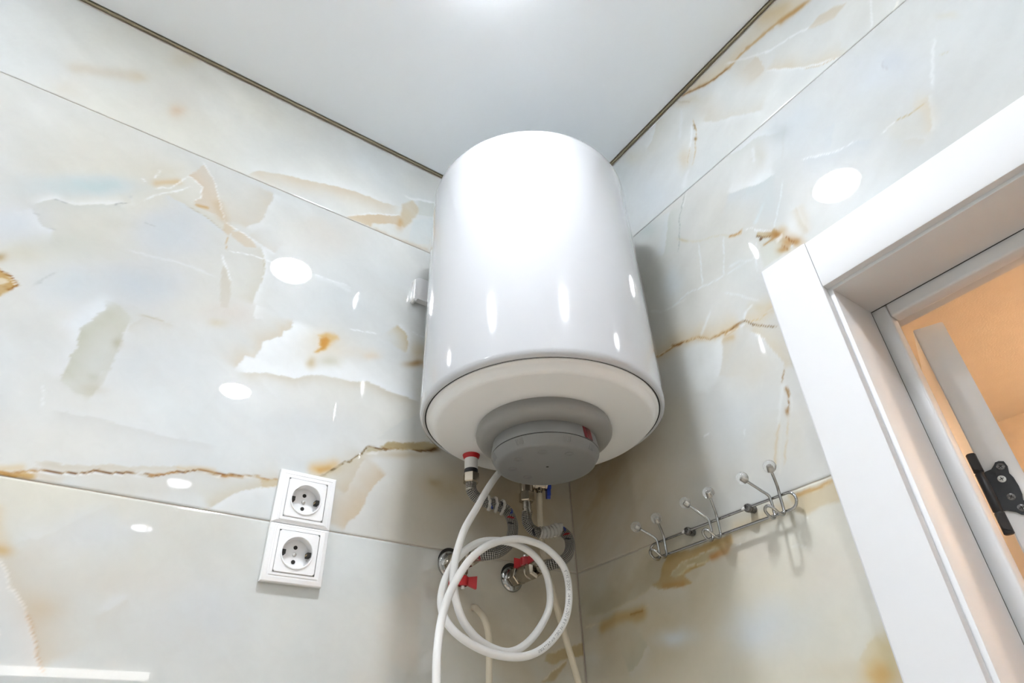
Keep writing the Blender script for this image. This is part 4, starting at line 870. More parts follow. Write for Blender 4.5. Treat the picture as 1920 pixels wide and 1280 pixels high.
# ------------------------------------------------------------------ the room shell
def dense_tile(parent, wall, h0, h1, v0, v1, feats, course, step=0.0026, holes=(), seed=0.0):
    """one onyx tile with chamfered edges and vein colours; holes = rectangles (h0,h1,v0,v1) cut out"""
    g = 0.0007; e = 0.0006
    a0, a1, b0, b1 = h0 + g, h1 - g, v0 + g, v1 - g
    def axis(lo, hi, cuts):
        s = {lo, lo + e, hi - e, hi} | {c for c in cuts if lo + e < c < hi - e}
        s = sorted(s); out = []
        for p, q in zip(s[:-1], s[1:]):
            k = max(1, int(round((q - p) / step))); out += [p + (q - p) * i / k for i in range(k)]
        return np.array(out + [hi])
    hs = axis(a0, a1, [c for H in holes for c in H[:2]]); vs = axis(b0, b1, [c for H in holes for c in H[2:]])
    Hh, Vv = np.meshgrid(hs, vs, indexing='ij')
    dep = np.zeros_like(Hh)
    dep[[0, -1], :] = e; dep[:, [0, -1]] = e
    col = onyx(Hh, Vv, feats, course, wall == 'right', seed)
    nh, nv = Hh.shape
    idx = np.arange(nh * nv).reshape(nh, nv)
    cH, cV = (Hh[:-1, :-1] + Hh[1:, 1:]) / 2, (Vv[:-1, :-1] + Vv[1:, 1:]) / 2
    keep = np.ones(cH.shape, bool)
    for H in holes: keep &= ~((cH > H[0]) & (cH < H[1]) & (cV > H[2]) & (cV < H[3]))
    q = np.stack([idx[:-1, :-1], idx[1:, :-1], idx[1:, 1:], idx[:-1, 1:]], -1)[keep]
    if wall == 'left':    # h runs towards -x, front faces -y
        co = np.stack([-Hh, dep, Vv], -1).reshape(-1, 3); q = q[:, ::-1]
        back = lambda p: (p[0], 0.003, p[2])
    else:                 # right wall: h runs towards -y, front faces -x
        co = np.stack([dep, -Hh, Vv], -1).reshape(-1, 3)
        back = lambda p: (0.003, p[1], p[2])
    ring = np.concatenate([idx[:, 0], idx[-1, 1:], idx[-2::-1, -1], idx[0, -2:0:-1]])
    nb = len(co); bk = co[ring].copy(); bk[:, 1 if wall == 'left' else 0] = 0.003
    m = len(ring); ar = np.arange(m)
    sk = np.stack([ring, ring[(ar + 1) % m], nb + (ar + 1) % m, nb + ar], -1)
    rc = (co[ring] + co[ring[(ar + 1) % m]]) / 2; rh = -rc[:, 0 if wall == 'left' else 1]; rv = rc[:, 2]
    ok = np.ones(m, bool)
    for H in holes: ok &= ~((rh > H[0]) & (rh < H[1]) & (rv > H[2]) & (rv < H[3]))
    sk = sk[ok]
    if wall == 'left': sk = sk[:, ::-1]
    allco = np.concatenate([co, bk]); allc = np.concatenate([col.reshape(-1, 3), col.reshape(-1, 3)[ring]])
    faces = np.concatenate([q, sk[:, ::-1]])
    base = ORIGIN[parent.name]
    me = bpy.data.meshes.new('tile')
    me.vertices.add(len(allco)); me.vertices.foreach_set('co', (allco - np.array(base)).astype(np.float32).ravel())
    me.loops.add(faces.size); me.loops.foreach_set('vertex_index', faces.astype(np.int32).ravel())
    me.polygons.add(len(faces)); me.polygons.foreach_set('loop_start', np.arange(0, faces.size, 4, dtype=np.int32))
    me.update(calc_edges=True)
    at = me.attributes.new('onyx', 'FLOAT_COLOR', 'POINT')
    at.data.foreach_set('color', np.concatenate([allc, np.ones((len(allc), 1))], 1).astype(np.float32).ravel())
    me.materials.append(M['onyx'])
    o = bpy.data.objects.new('tile', me); COL.objects.link(o); o.parent = parent
    return o

def structure(name, vf, mat, label):
    o = obj(name, vf, mat)
    o['kind'] = 'structure'; o['label'] = label
    return o

# door opening in the right wall, h = distance from the corner
DO0, DO1, DOZ = 0.566, 1.300, 2.052

wl = structure('wall_left', box(ROOM_X - 0.03, 0.16, 0.0014, 0.13, 0.0, 2.72), 'grout', 'left wall of polished cream and white onyx tiles')
wr = structure('wall_right', join(box(0.0014, 0.155, -DO0, 0.0014, 0.0, 2.72), box(0.0014, 0.155, -1.80, -DO1, 0.0, 2.72), box(0.0014, 0.155, -DO1, -DO0, DOZ, 2.72)), 'grout', 'right wall of polished onyx tiles with the doorway in it')
SOCK_X, SOCK_Z = -0.4935, 1.7975
holesM = [(-SOCK_X - 0.0225, -SOCK_X + 0.0225, SOCK_Z + 0.0365 - 0.0225, SOCK_Z + 0.0365 + 0.0225)]
holesL = [(-SOCK_X - 0.0225, -SOCK_X + 0.0225, SOCK_Z - 0.0365 - 0.0225, SOCK_Z - 0.0365 + 0.0225), (0.2065, 0.2165, 1.7170, 1.7270)]
TOP = 2.6430
dense_tile(wl, 'left', 0.0, 1.2, 2.4, TOP, MARBLE_LEFT, 2, seed=3.0)
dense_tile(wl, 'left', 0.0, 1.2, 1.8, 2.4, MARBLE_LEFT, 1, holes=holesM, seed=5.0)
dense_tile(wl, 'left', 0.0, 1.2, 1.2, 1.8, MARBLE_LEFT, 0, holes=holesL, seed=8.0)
dense_tile(wr, 'right', 0.0, 1.2, 2.4, TOP, MARBLE_RIGHT, 2, seed=13.0)
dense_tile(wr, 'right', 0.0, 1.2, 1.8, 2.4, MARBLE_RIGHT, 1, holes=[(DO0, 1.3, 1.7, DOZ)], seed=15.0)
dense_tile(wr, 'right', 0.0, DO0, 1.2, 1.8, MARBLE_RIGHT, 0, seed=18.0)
g = 0.0007
for c, (z0, z1) in enumerate(((2.4, TOP), (1.8, 2.4), (1.2, 1.8), (0.6, 1.2), (0.0, 0.6))):
    obj('tile', box(-2.4 + g, -1.2 - g, 0.0, 0.003, z0 + g, z1 - g), 'onyx_far', wl)
    obj('tile', box(ROOM_X, -2.4 - g, 0.0, 0.003, z0 + g, z1 - g), 'onyx_far', wl)
    if c > 2:
        obj('tile', box(-1.2 + g, 0.0, 0.0, 0.003, z0 + g, z1 - g), 'onyx_far', wl)
        obj('tile', box(0.0, 0.003, -DO0, -g, z0 + g, z1 - g), 'onyx_far', wr)
    if c == 0:
        obj('tile', box(0.0, 0.003, ROOM_Y, -1.2 - g, z0 + g, z1 - g), 'onyx_far', wr)
    elif c == 1:
        obj('tile', box(0.0, 0.003, ROOM_Y, -DO1, z0 + g, z1 - g), 'onyx_far', wr)
        obj('tile', box(0.0, 0.003, -DO1, -1.2 - g, DOZ, z1 - g), 'onyx_far', wr)
    else:
        obj('tile', box(0.0, 0.003, ROOM_Y, -DO1, z0 + g, z1 - g), 'onyx_far', wr)
wb = structure('wall_back', box(ROOM_X - 0.13, 0.008, ROOM_Y - 0.13, ROOM_Y - 0.0014, 0.0, 2.72), 'grout', 'tiled wall behind the camera facing the left wall')
wo = structure('wall_far', box(ROOM_X - 0.13, ROOM_X - 0.0014, ROOM_Y - 0.008, 0.13, 0.0, 2.72), 'grout', 'tiled wall behind the camera facing the doorway wall')
for z0, z1 in ((2.4, TOP), (1.8, 2.4), (1.2, 1.8), (0.6, 1.2), (0.0, 0.6)):
    obj('tile', box(-1.2 + g, 0.0, ROOM_Y - 0.003, ROOM_Y, z0 + g, z1 - g), 'onyx_far', wb)
    obj('tile', box(-2.4 + g, -1.2 - g, ROOM_Y - 0.003, ROOM_Y, z0 + g, z1 - g), 'onyx_far', wb)
    obj('tile', box(ROOM_X, -2.4 - g, ROOM_Y - 0.003, ROOM_Y, z0 + g, z1 - g), 'onyx_far', wb)
    obj('tile', box(ROOM_X - 0.003, ROOM_X, -1.2 + g, 0.0, z0 + g, z1 - g), 'onyx_far', wo)
    obj('tile', box(ROOM_X - 0.003, ROOM_X, ROOM_Y, -1.2 - g, z0 + g, z1 - g), 'onyx_far', wo)
structure('floor', box(ROOM_X - 0.01, 0.008, ROOM_Y - 0.01, 0.008, -0.05, 0.0), 'floor', 'warm beige bathroom floor')
structure('ceiling', box(ROOM_X + 0.006, -0.006, ROOM_Y + 0.006, -0.006, CEIL, CEIL + 0.05), 'ceiling', 'white satin stretch ceiling')
structure('wall_above_ceiling', box(ROOM_X - 0.13, 0.155, ROOM_Y - 0.13, 0.13, 2.721, 2.76), 'dark', 'hidden slab above the stretch ceiling')
# bronze shadow-gap profile where the ceiling meets the walls
structure('trim_1', bev_box(ROOM_X + 0.006, -0.006, -0.0044, -0.0004, 2.6450, 2.6515, 0.0007), 'bronze', 'thin bronze profile between the left wall and the ceiling')
structure('trim_2', bev_box(-0.0044, -0.0004, ROOM_Y + 0.006, -0.006, 2.6450, 2.6515, 0.0007), 'bronze', 'thin bronze profile between the right wall and the ceiling')
structure('trim_3', bev_box(ROOM_X + 0.006, -0.006, ROOM_Y + 0.0004, ROOM_Y + 0.0058, 2.6450, 2.6515, 0.0007), 'bronze', 'thin bronze profile along the wall behind the camera')
structure('trim_4', bev_box(ROOM_X + 0.0004, ROOM_X + 0.0058, ROOM_Y + 0.006, -0.006, 2.6450, 2.6515, 0.0007), 'bronze', 'thin bronze profile along the wall facing the doorway')

# ------------------------------------------------------------------ hallway beyond the door
structure('ceiling_hallway', box(0.155, 2.25, -2.9, 1.6, 2.65, 2.70), 'plaster', 'hallway ceiling seen through the doorway in warm light')
structure('wall_hallway', box(2.21, 2.30, -2.9, 1.6, 0.0, 2.65), 'wallpaper', 'far hallway wall covered in brown textured wallpaper')
structure('wall_hallway_end', box(0.155, 2.21, 1.5, 1.6, 0.0, 2.65), 'wallpaper', 'end wall of the hallway')
structure('wall_hallway_start', box(0.155, 2.21, -2.9, -2.8, 0.0, 2.65), 'wallpaper', 'other end wall of the hallway')
structure('wall_hallway_near', join(box(0.1555, 0.163, -DO0 + 0.02, 1.5, 0, 2.65), box(0.1555, 0.163, -2.8, -DO1 - 0.02, 0, 2.65), box(0.1555, 0.163, -DO1 - 0.02, -DO0 + 0.02, DOZ + 0.01, 2.65)), 'plaster', 'hallway side of the doorway wall')
structure('floor_hallway', box(0.155, 2.25, -2.9, 1.6, -0.05, 0.0), 'wood', 'brown wooden hallway floor')

# ------------------------------------------------------------------ door frame and door
JY, JZ = -0.580, 2.0345           # jamb face, head soffit
JY2 = -1.285
fr = thing('trim_5', (0.07, -0.93, 0.0), 'white door frame with flat casing around the open doorway', kind='structure')
CF = -0.0125                       # casing face plane
def casing_prof(face, inner):      # cross-section (x, offset from inner edge outwards): rounded inner corner
    return [(0.0, 0.0), (face + 0.004, 0.0), (face + 0.0012, 0.0009), (face, 0.004), (face, 0.0735), (face + 0.0012, 0.0755), (0.0, 0.076)]
def leg(y_in, sgn, z0, z1):
    prof = casing_prof(CF, 0); V = []; n = len(prof)
    for z in (z0, z1):
        for x, o in prof: V.append((x, y_in + sgn * o, z))
    F = [(i, (i + 1) % n, n + (i + 1) % n, n + i) for i in range(n)] + [tuple(range(n)), tuple(reversed(range(n, 2 * n)))]
    return fixn((V, F))
def fixn(vf):
    bm = bmesh.new(); vs = [bm.verts.new(v) for v in vf[0]]
    for f in vf[1]: bm.faces.new([vs[i] for i in f])
    bmesh.ops.recalc_face_normals(bm, faces=bm.faces)
    return bm_vf(bm)
CIN = -0.5735
obj('casing_leg', leg(CIN, 1, 0.0, 2.1215), 'film', fr, smooth=True, sharp=30)
obj('casing_leg', leg(JY2 - 0.0065, -1, 0.0, 2.1215), 'film', fr, smooth=True, sharp=30)
prof = casing_prof(CF, 0)
V = [(x, y, 2.0395 + o * 1.075) for y in (CIN - 0.0005, JY2 - 0.006) for x, o in prof]; n = len(prof)
obj('casing_head', fixn((V, [(i, (i + 1) % n, n + (i + 1) % n, n + i) for i in range(n)] + [tuple(range(n)), tuple(reversed(range(n, 2 * n)))])), 'film', fr, smooth=True, sharp=30)
obj('jamb', bev_box(-0.001, 0.093, JY, -DO0 - 0.0005, 0.0, JZ + 0.012, 0.0012), 'film', fr, smooth=True)
obj('jamb', bev_box(-0.001, 0.093, -DO1 + 0.0005, JY2, 0.0, JZ + 0.012, 0.0012), 'film', fr, smooth=True)
obj('jamb_head', bev_box(-0.001, 0.093, JY2 - 0.001, JY + 0.001, JZ, DOZ - 0.001, 0.0012), 'film', fr, smooth=True)
obj('seal', box(0.0928, 0.0952, JY + 0.0004, -DO0 - 0.001, 0.0, JZ + 0.005), 'seal', fr, label='thin black rubber seal line')
obj('seal', box(0.0928, 0.0952, JY2 - 0.005, JY, JZ + 0.0004, DOZ - 0.002), 'seal', fr)
ST = 0.0195
obj('door_stop', bev_box(0.0950, 0.1180, JY - ST, -DO0 - 0.001, 0.0, JZ + 0.010, 0.0035, 3), 'film', fr, smooth=True)
obj('door_stop', bev_box(0.0950, 0.1180, -DO1 + 0.001, JY2 + ST, 0.0, JZ + 0.010, 0.0035, 3), 'film', fr, smooth=True)
obj('stop_head', bev_box(0.0950, 0.1180, JY2 + ST, JY - ST, JZ - ST, DOZ - 0.002, 0.0035, 3), 'film', fr, smooth=True)
obj('rebate', box(0.1185, 0.166, JY + 0.002, -DO0 - 0.001, 0.0, JZ + 0.010), 'film', fr)
obj('rebate', box(0.1185, 0.166, -DO1 + 0.001, JY2 - 0.002, 0.0, JZ + 0.010), 'film', fr)
obj('rebate_head', box(0.1185, 0.166, JY2 - 0.002, JY + 0.002, JZ + 0.001, DOZ - 0.002), 'film', fr)
for yy0, yy1 in ((-DO0 + 0.06, JY + 0.010), (JY2 - 0.010, -DO1 - 0.06)):
    obj('hall_casing', bev_box(0.1635, 0.1735, min(yy0, yy1), max(yy0, yy1), 0.0, 2.115, 0.002), 'film', fr, smooth=True)
obj('hall_casing_head', bev_box(0.1635, 0.1735, JY2 - 0.010, JY + 0.010, JZ + 0.008, 2.115, 0.002), 'film', fr, smooth=True)

P1, P2 = Vector((0.180, -0.592, 0)), Vector((0.194, -0.627, 0))
et = (P2 - P1).normalized()                # across the leaf's edge
ld = Vector((-et.y, et.x, 0))              # along the leaf, away from the hinge
en = -ld                                   # the edge faces the room
LT = 0.0385
q = [P1, P1 + et * LT, P1 + et * LT + ld * 0.70, P1 + ld * 0.70]
bm = bmesh.new()
vs = [bm.verts.new((p.x, p.y, z)) for z in (0.008, 2.030) for p in q]
for f in ((0, 1, 2, 3), (7, 6, 5, 4), (0, 4, 5, 1), (1, 5, 6, 2), (2, 6, 7, 3), (3, 7, 4, 0)): bm.faces.new([vs[i] for i in f])
bmesh.ops.recalc_face_normals(bm, faces=bm.faces)
bmesh.ops.bevel(bm, geom=bm.edges[:], offset=0.0012, segments=2, affect='EDGES')
leaf = obj('door_1', bm_vf(bm), 'leaf', smooth=True)
leaf['kind'] = 'structure'; leaf['label'] = 'white door leaf standing open into the hallway, hinge edge showing'
plate = [(0.001, 1.8060), (0.0088, 1.8077), (0.0135, 1.8120), (0.0160, 1.8150), (0.0200, 1.8158), (0.0250, 1.8142), (0.0262, 1.8072), (0.0243, 1.7985), (0.0262, 1.7925), (0.0270, 1.7815), (0.0262, 1.7705), (0.0243, 1.7645), (0.0262, 1.7555), (0.0250, 1.7490), (0.0200, 1.7470), (0.0160, 1.7482), (0.0123, 1.7522), (0.0041, 1.7557), (0.001, 1.7560)]
pl = obj('hinge_plate', prism(plate, P1 + en * 0.0001, et, (0, 0, 1), en, 0.0022), 'blackmetal', leaf, label='black painted hinge plate with four screws')
for k, (s, z) in enumerate(((0.0192, 1.8086), (0.0143, 1.7934), (0.0145, 1.7702), (0.0191, 1.7554))):
    c = P1 + et * s + en * 0.0020 + Vector((0, 0, z))
    sc = obj('hinge_screw', lathe(c, en, [(0.0046, 0.0), (0.0044, 0.0007), (0.0034, 0.0011), (0, 0.0012)], 20), 'screw' if k == 1 else 'darkscrew', pl, smooth=True)
    a = random.uniform(0, 1.5)
    cross = [(-0.0024, -0.0004), (-0.0004, -0.0004), (-0.0004, -0.0024), (0.0004, -0.0024), (0.0004, -0.0004), (0.0024, -0.0004), (0.0024, 0.0004), (0.0004, 0.0004), (0.0004, 0.0024), (-0.0004, 0.0024), (-0.0004, 0.0004), (-0.0024, 0.0004)]
    ux = et * math.cos(a) + Vector((0, 0, 1)) * math.sin(a); uy = et * -math.sin(a) + Vector((0, 0, 1)) * math.cos(a)
    # cross recess is a dark inlay flush with the head; joined to the plate level to stay a sub-part
    obj('screw_slot', prism(cross, c + en * 0.0008, ux, uy, en, 0.0006), 'dark', pl)
HB = Vector((0.1700, -0.5905, 0))
bar = obj('hinge_barrel', lathe(HB + Vector((0, 0, 1.7265)), (0, 0, 1), [(0.0045, 0), (0.0056, 0.001), (0.0056, 0.0255), (0.0048, 0.0262), (0.0048, 0.0272), (0.0056, 0.028), (0.0056, 0.076), (0.0048, 0.0767), (0.0048, 0.0777), (0.0056, 0.0785), (0.0056, 0.102), (0.0045, 0.103)], 24), 'blackmetal', leaf, smooth=True, sharp=50)
for z0, z1 in ((1.7290, 1.7515), (1.8045, 1.8285)):
    obj('jamb_leaf', prism([(-0.002, z0), (0.0065, z0 + 0.003), (0.0085, (z0 + z1) / 2), (0.0065, z1 - 0.001), (-0.002, z1)], HB + Vector((-0.004, -0.003, 0)), Vector((-0.75, 0.66, 0)), (0, 0, 1), Vector((-0.66, -0.75, 0)), 0.0018), 'blackmetal', bar)

# ------------------------------------------------------------------ ceiling spots (their lamps are the glowing diffusers)
SPOT_LABELS = ['round white ceiling spot nearest the corner, mirrored beside the water heater',
               'round white ceiling spot above the doorway side',
               'round white ceiling spot near the left wall, beyond the left edge',
               'round white ceiling spot farthest from the water heater']
def ceiling_spot(x, y, label):
    t = thing('ceiling_light', (x, y, CEIL), label, 'light', 'recessed ceiling spots')
    obj('trim_ring', lathe((x, y, CEIL - 0.0001), (0, 0, -1), [(0.0455, 0.001), (0.0470, 0.0030), (0.0510, 0.0060), (0.0545, 0.0068), (0.0575, 0.0050), (0.0585, 0.0), (0.0455, 0.0)], 56), 'socket', t, smooth=True, sharp=60)
    obj('diffuser', lathe((x, y, CEIL - 0.0001), (0, 0, -1), [(0.0452, 0.0005), (0.0452, 0.0105), (0.0440, 0.0130), (0.0400, 0.0150), (0.0300, 0.0162), (0.0, 0.0172)], 56), 'led', t, smooth=True, label='glowing white diffuser')
    ld_ = bpy.data.lights.new('spot_lamp', 'AREA'); ld_.shape = 'DISK'; ld_.size = 0.088; ld_.energy = SPOT_W; ld_.color = LED_COL
    ld_.spread = math.radians(100)
    lo_ = bpy.data.objects.new('lamp', ld_); COL.objects.link(lo_); lo_.parent = t; lo_.location = (0, 0, -0.0185)
for (x, y), lb in zip(LIGHTS, SPOT_LABELS): ceiling_spot(x, y, lb)

# mirror with a light bar on the wall behind the camera (seen as a bright band mirrored low in the left wall)
mr = thing('wall_mirror', (-0.95, ROOM_Y, 1.2), 'rectangular wall mirror with a glowing light bar, mirrored low in the left wall', 'mirror')
obj('mirror_glass', bev_box(-1.28, -0.44, ROOM_Y + 0.001, ROOM_Y + 0.024, 1.05, 1.803, 0.002), 'mirror', mr)
obj('light_bar', bev_box(-1.26, -0.42, ROOM_Y + 0.001, ROOM_Y + 0.028, 1.806, 1.828, 0.004), 'mirrorled', mr, smooth=True)

# hallway lamp, plus a made-up second one to brighten the hallway ceiling
for lx, ly, lm, lb in ((2.00, -1.20, 'halllamp', 'warm glowing ceiling lamp in the hallway, on the doorway side'), (1.90, 1.05, 'hallfill', 'added dim warm fill lamp at the unseen far end of the hallway')):
    hl = thing('hall_lamp', (lx, ly, 2.65), lb, 'lamp', 'hallway ceiling lamps')
    obj('lamp_base', lathe((lx, ly, 2.6499), (0, 0, -1), [(0.10, 0), (0.10, 0.02), (0.09, 0.025), (0, 0.025)], 40), 'socket', hl, smooth=True)
    obj('lamp_glass', lathe((lx, ly, 2.6499), (0, 0, -1), [(0.088, 0.0255), (0.092, 0.04), (0.075, 0.075), (0.04, 0.092), (0, 0.096)], 40), lm, hl, smooth=True)

# ------------------------------------------------------------------ water heater
HX, HY = -0.2173, -0.2031
wh = thing('water_heater', (HX, HY, 1.871), 'white cylindrical electric water heater hung in the corner under the ceiling', 'water heater')
C0 = (HX, HY, 0)
shell = [(0.1748, 1.9462), (0.1757, 1.9448), (0.1785, 1.9440), (0.1812, 1.9455), (0.1828, 1.9490), (0.1832, 1.9550), (0.1832, 2.386), (0.1826, 2.397), (0.1806, 2.405), (0.1770, 2.4095), (0.1700, 2.4115), (0.0, 2.416)]
obj('tank_shell', lathe(C0, (0, 0, 1), shell, 128), 'enamel', wh, smooth=True, sharp=40)
capp = [(0.0, 1.9310), (0.1560, 1.9310), (0.1605, 1.9318), (0.1640, 1.9345), (0.1668, 1.9405), (0.1688, 1.9432), (0.1712, 1.9438), (0.1730, 1.9439), (0.1736, 1.9450), (0.1736, 1.9600)]
obj('bottom_cap', lathe(C0, (0, 0, 1), capp, 128), 'cap', wh, smooth=True, sharp=50, label='matt white bottom cap')
obj('rim_gap', lathe(C0, (0, 0, 1), [(0.1735, 1.9452), (0.1756, 1.9452), (0.1756, 1.9480), (0.1735, 1.9480)], 128), 'dark', wh)
KX, KY = -0.2168, -0.2045
K0 = (KX, KY, 0)
fl = [(0.0700, 1.9078), (0.0770, 1.9074), (0.0850, 1.9080), (0.0920, 1.9096), (0.0975, 1.9125), (0.1003, 1.9165), (0.1010, 1.9205), (0.1000, 1.9245), (0.0985, 1.9312)]
obj('control_flange', lathe(K0, (0, 0, 1), fl, 96), 'greyplast', wh, smooth=True, sharp=60, label='grey round control flange')
collar = [(0.0, 1.8885), (0.0783, 1.8885), (0.0788, 1.8895), (0.0757, 1.9076), (0.0, 1.9076)]
co = obj('control_collar', lathe(K0, (0, 0, 1), collar, 96), 'knobplast', wh, smooth=True, sharp=50)
kn = [(0.0, 1.8715), (0.0660, 1.8720), (0.0692, 1.8728), (0.0718, 1.8745), (0.0772, 1.8845), (0.0783, 1.8868), (0.0778, 1.8876), (0.0760, 1.8878), (0.0, 1.8878)]
kb = obj('control_knob', lathe(K0, (0, 0, 1), kn, 96), 'knobplast', wh, smooth=True, sharp=50, label='light grey thermostat knob with dimples')
obj('knob_gap', lathe(K0, (0, 0, 1), [(0.0774, 1.8876), (0.0776, 1.8888)], 96), 'dark', wh, smooth=True)
# red pilot window on the collar
def collar_patch(a0, a1, z0, z1, out, r_at):
    V, F = [], []; n = 10
    for z in (z0, z1):
        for k in range(n + 1):
            a = a0 + (a1 - a0) * k / n
            for dr in (0.0, out): V.append((KX + (r_at(z) + dr - 0.0008) * math.cos(a), KY + (r_at(z) + dr - 0.0008) * math.sin(a), z))
    m = 2 * (n + 1)
    for k in range(n):
        i = 2 * k
        F += [(i + 1, i + 3, m + i + 3, m + i + 1), (i, i + 1, m + i + 1, m + i) if k == 0 else None, (i + 2, m + i + 2, m + i + 3, i + 3) if k == n - 1 else None, (i, i + 2, i + 3, i + 1), (m + i, m + i + 1, m + i + 3, m + i + 2)]
    return fixn((V, [f for f in F if f]))
rcol = lambda z: 0.0788 + (0.0757 - 0.0788) * (z - 1.8895) / (1.9076 - 1.8895)
ang = math.atan2(-0.2683 - KY, -0.2012 - KX)
obj('pilot_window', collar_patch(ang - 0.115, ang + 0.115, 1.8890, 1.9068, 0.0014, rcol), 'redwin', co, label='dark red pilot light window')
# grip ribs round the knob
rk = lambda z: 0.0718 + (0.0783 - 0.0718) * (z - 1.8745) / (1.8868 - 1.8745)
for base in (-1.20, -1.20 - 0.62, -1.20 - 1.5, -1.20 - 2.3, -1.2 + 0.55, -1.2 + 1.2):
    for k in range(5):
        a = base + (k - 2) * 0.034
        V = []
        for z in (1.8772, 1.8848):
            for da, dr in ((-0.007, -0.0006), (0, 0.0006), (0.007, -0.0006)):
                V.append((KX + (rk(z) + dr) * math.cos(a + da), KY + (rk(z) + dr) * math.sin(a + da), z))
        obj('grip_rib', fixn((V, [(0, 1, 4, 3), (1, 2, 5, 4), (0, 2, 1), (3, 4, 5), (0, 3, 5, 2)])), 'knobplast', kb)
for x, y in ((-0.2497, -0.2411), (-0.2146, -0.2560), (-0.2651, -0.2053), (-0.2537, -0.1742), (-0.2185, -0.1621)):
    obj('knob_dimple', lathe((x, y, 1.8722), (0, 0, -1), [(0.0072, 0.0), (0.0070, 0.0007), (0.0058, 0.0009), (0.0040, 0.0006), (0.0, 0.00045)], 28), 'dimple', kb, smooth=True)
obj('knob_hole', lathe((-0.2159, -0.2068, 1.8721), (0, 0, -1), [(0.0021, 0.0), (0.0021, 0.0006), (0, 0.0006)], 16), 'dark', kb)
# mounting bracket on the wall behind the tank
def bracket_outline():
    L = [(-0.358, 2.2545), (-0.3555, 2.2520), (-0.3520, 2.2525), (-0.3505, 2.2560), (-0.3490, 2.2590), (-0.085, 2.2590), (-0.0835, 2.2560), (-0.0820, 2.2525), (-0.0785, 2.2520), (-0.076, 2.2545)]
    R = [(-0.076, 2.3000), (-0.079, 2.3085), (-0.087, 2.3120), (-0.344, 2.3120), (-0.350, 2.3105), (-0.3552, 2.3065), (-0.3575, 2.3015), (-0.358, 2.2970)]
    return L + R
obj('mounting_bracket', prism(bracket_outline(), (0, -0.0005, 0), (1, 0, 0), (0, 0, 1), (0, -1, 0), 0.0125), 'socket', wh, label='white steel mounting bracket')
obj('bracket_flange', bev_box(-0.3590, -0.3555, -0.0165, -0.0005, 2.2530, 2.3020, 0.0016), 'socket', wh, smooth=True)

# hot outlet stub with dielectric sleeve, on the heater's bottom cap
hs = thing('hot_outlet_fitting', (-0.2640, -0.075, 1.886), 'red collared white pipe fitting under the heater, left of the knob', 'pipe fitting')
HP = (-0.2640, -0.0750, 0)
obj('red_collar', lathe(HP, (0, 0, 1), [(0.0105, 1.9240), (0.0128, 1.9268), (0.0138, 1.9308), (0, 1.9308)], 36), 'redplast', hs, smooth=True)
obj('white_sleeve', lathe(HP, (0, 0, 1), [(0.0102, 1.9065), (0.0105, 1.9075), (0.0105, 1.9240), (0, 1.9240)], 36), 'sleeve', hs, smooth=True, sharp=50)
obj('black_ring', lathe(HP, (0, 0, 1), [(0.0106, 1.9002), (0.0108, 1.9010), (0.0108, 1.9060), (0.0100, 1.9066)], 36), 'black', hs, smooth=True, sharp=50)

# ------------------------------------------------------------------ braided hoses
def hose(name, label, pts, nut_c, r, fk):
    t = thing(name, pts[0], label, 'hose', 'braided water hoses')
    nx, ny, nz = nut_c
    obj('nut', lathe((nx, ny, nz), (0, 0, -1), [(0.0105, 0.0), (0.0128, 0.0015), (0.0128, 0.0150), (0.0110, 0.0165)], hexa=True, phase=0.35), 'nickel', t)
    obj('ferrule', lathe((nx, ny, nz - 0.0160), (0, 0, -1), [(a, b * fk) for a, b in ((0.0070, 0.0), (0.0070, 0.010), (0.0074, 0.0103), (0.0074, 0.0116), (0.0068, 0.012), (0.0068, 0.0155), (0.0084, 0.0160), (0.0086, 0.0205))], 32), 'steel', t, smooth=True, sharp=40)
    path = spline(pts, 0.0016)
    v, f, uv = tube(path, r, 24)
    sl = obj('braided_sleeve', (v, f), 'braid', t, smooth=True, sharp=60, uv=uv)
    e = Vector(pts[-1]); d = (Vector(pts[-1]) - Vector(pts[-2])).normalized()
    obj('end_ferrule', lathe(e - d * 0.012, d, [(0.0078, 0.0), (0.0088, 0.001), (0.0088, 0.016), (0.0080, 0.018)], 32), 'steel', t, smooth=True, sharp=40)
    return t, path
HOT = [(-0.2638, -0.075, 1.8860), (-0.2638, -0.075, 1.8765), (-0.2615, -0.0757, 1.8690), (-0.2540, -0.077, 1.8615), (-0.2409, -0.080, 1.8565), (-0.2220, -0.084, 1.8535), (-0.2070, -0.088, 1.8465), (-0.1995, -0.092, 1.8273), (-0.2039, -0.096, 1.8066), (-0.2161, -0.100, 1.7880), (-0.2357, -0.1015, 1.7745), (-0.2500, -0.0960, 1.7712), (-0.2560, -0.0800, 1.7738)]
hh, hpath = hose('braided_hose', 'braided steel hose from the red collared outlet to the left wall valve', HOT, (-0.2638, -0.075, 1.9003), 0.0082, 0.62)
COLD = [(-0.1590, -0.075, 1.8560), (-0.1600, -0.0752, 1.8440), (-0.1542, -0.077, 1.8311), (-0.1410, -0.080, 1.8256), (-0.1218, -0.083, 1.8287), (-0.1042, -0.086, 1.8342), (-0.0907, -0.090, 1.8249), (-0.0901, -0.094, 1.8093), (-0.0997, -0.098, 1.7921), (-0.1182, -0.103, 1.7781), (-0.1340, -0.100, 1.7722), (-0.1405, -0.084, 1.7722)]
ch, cpath = hose('braided_hose', 'braided steel hose curving out from under the knob to the right wall valve', COLD, (-0.1580, -0.075, 1.8905), 0.0080, 1.0)
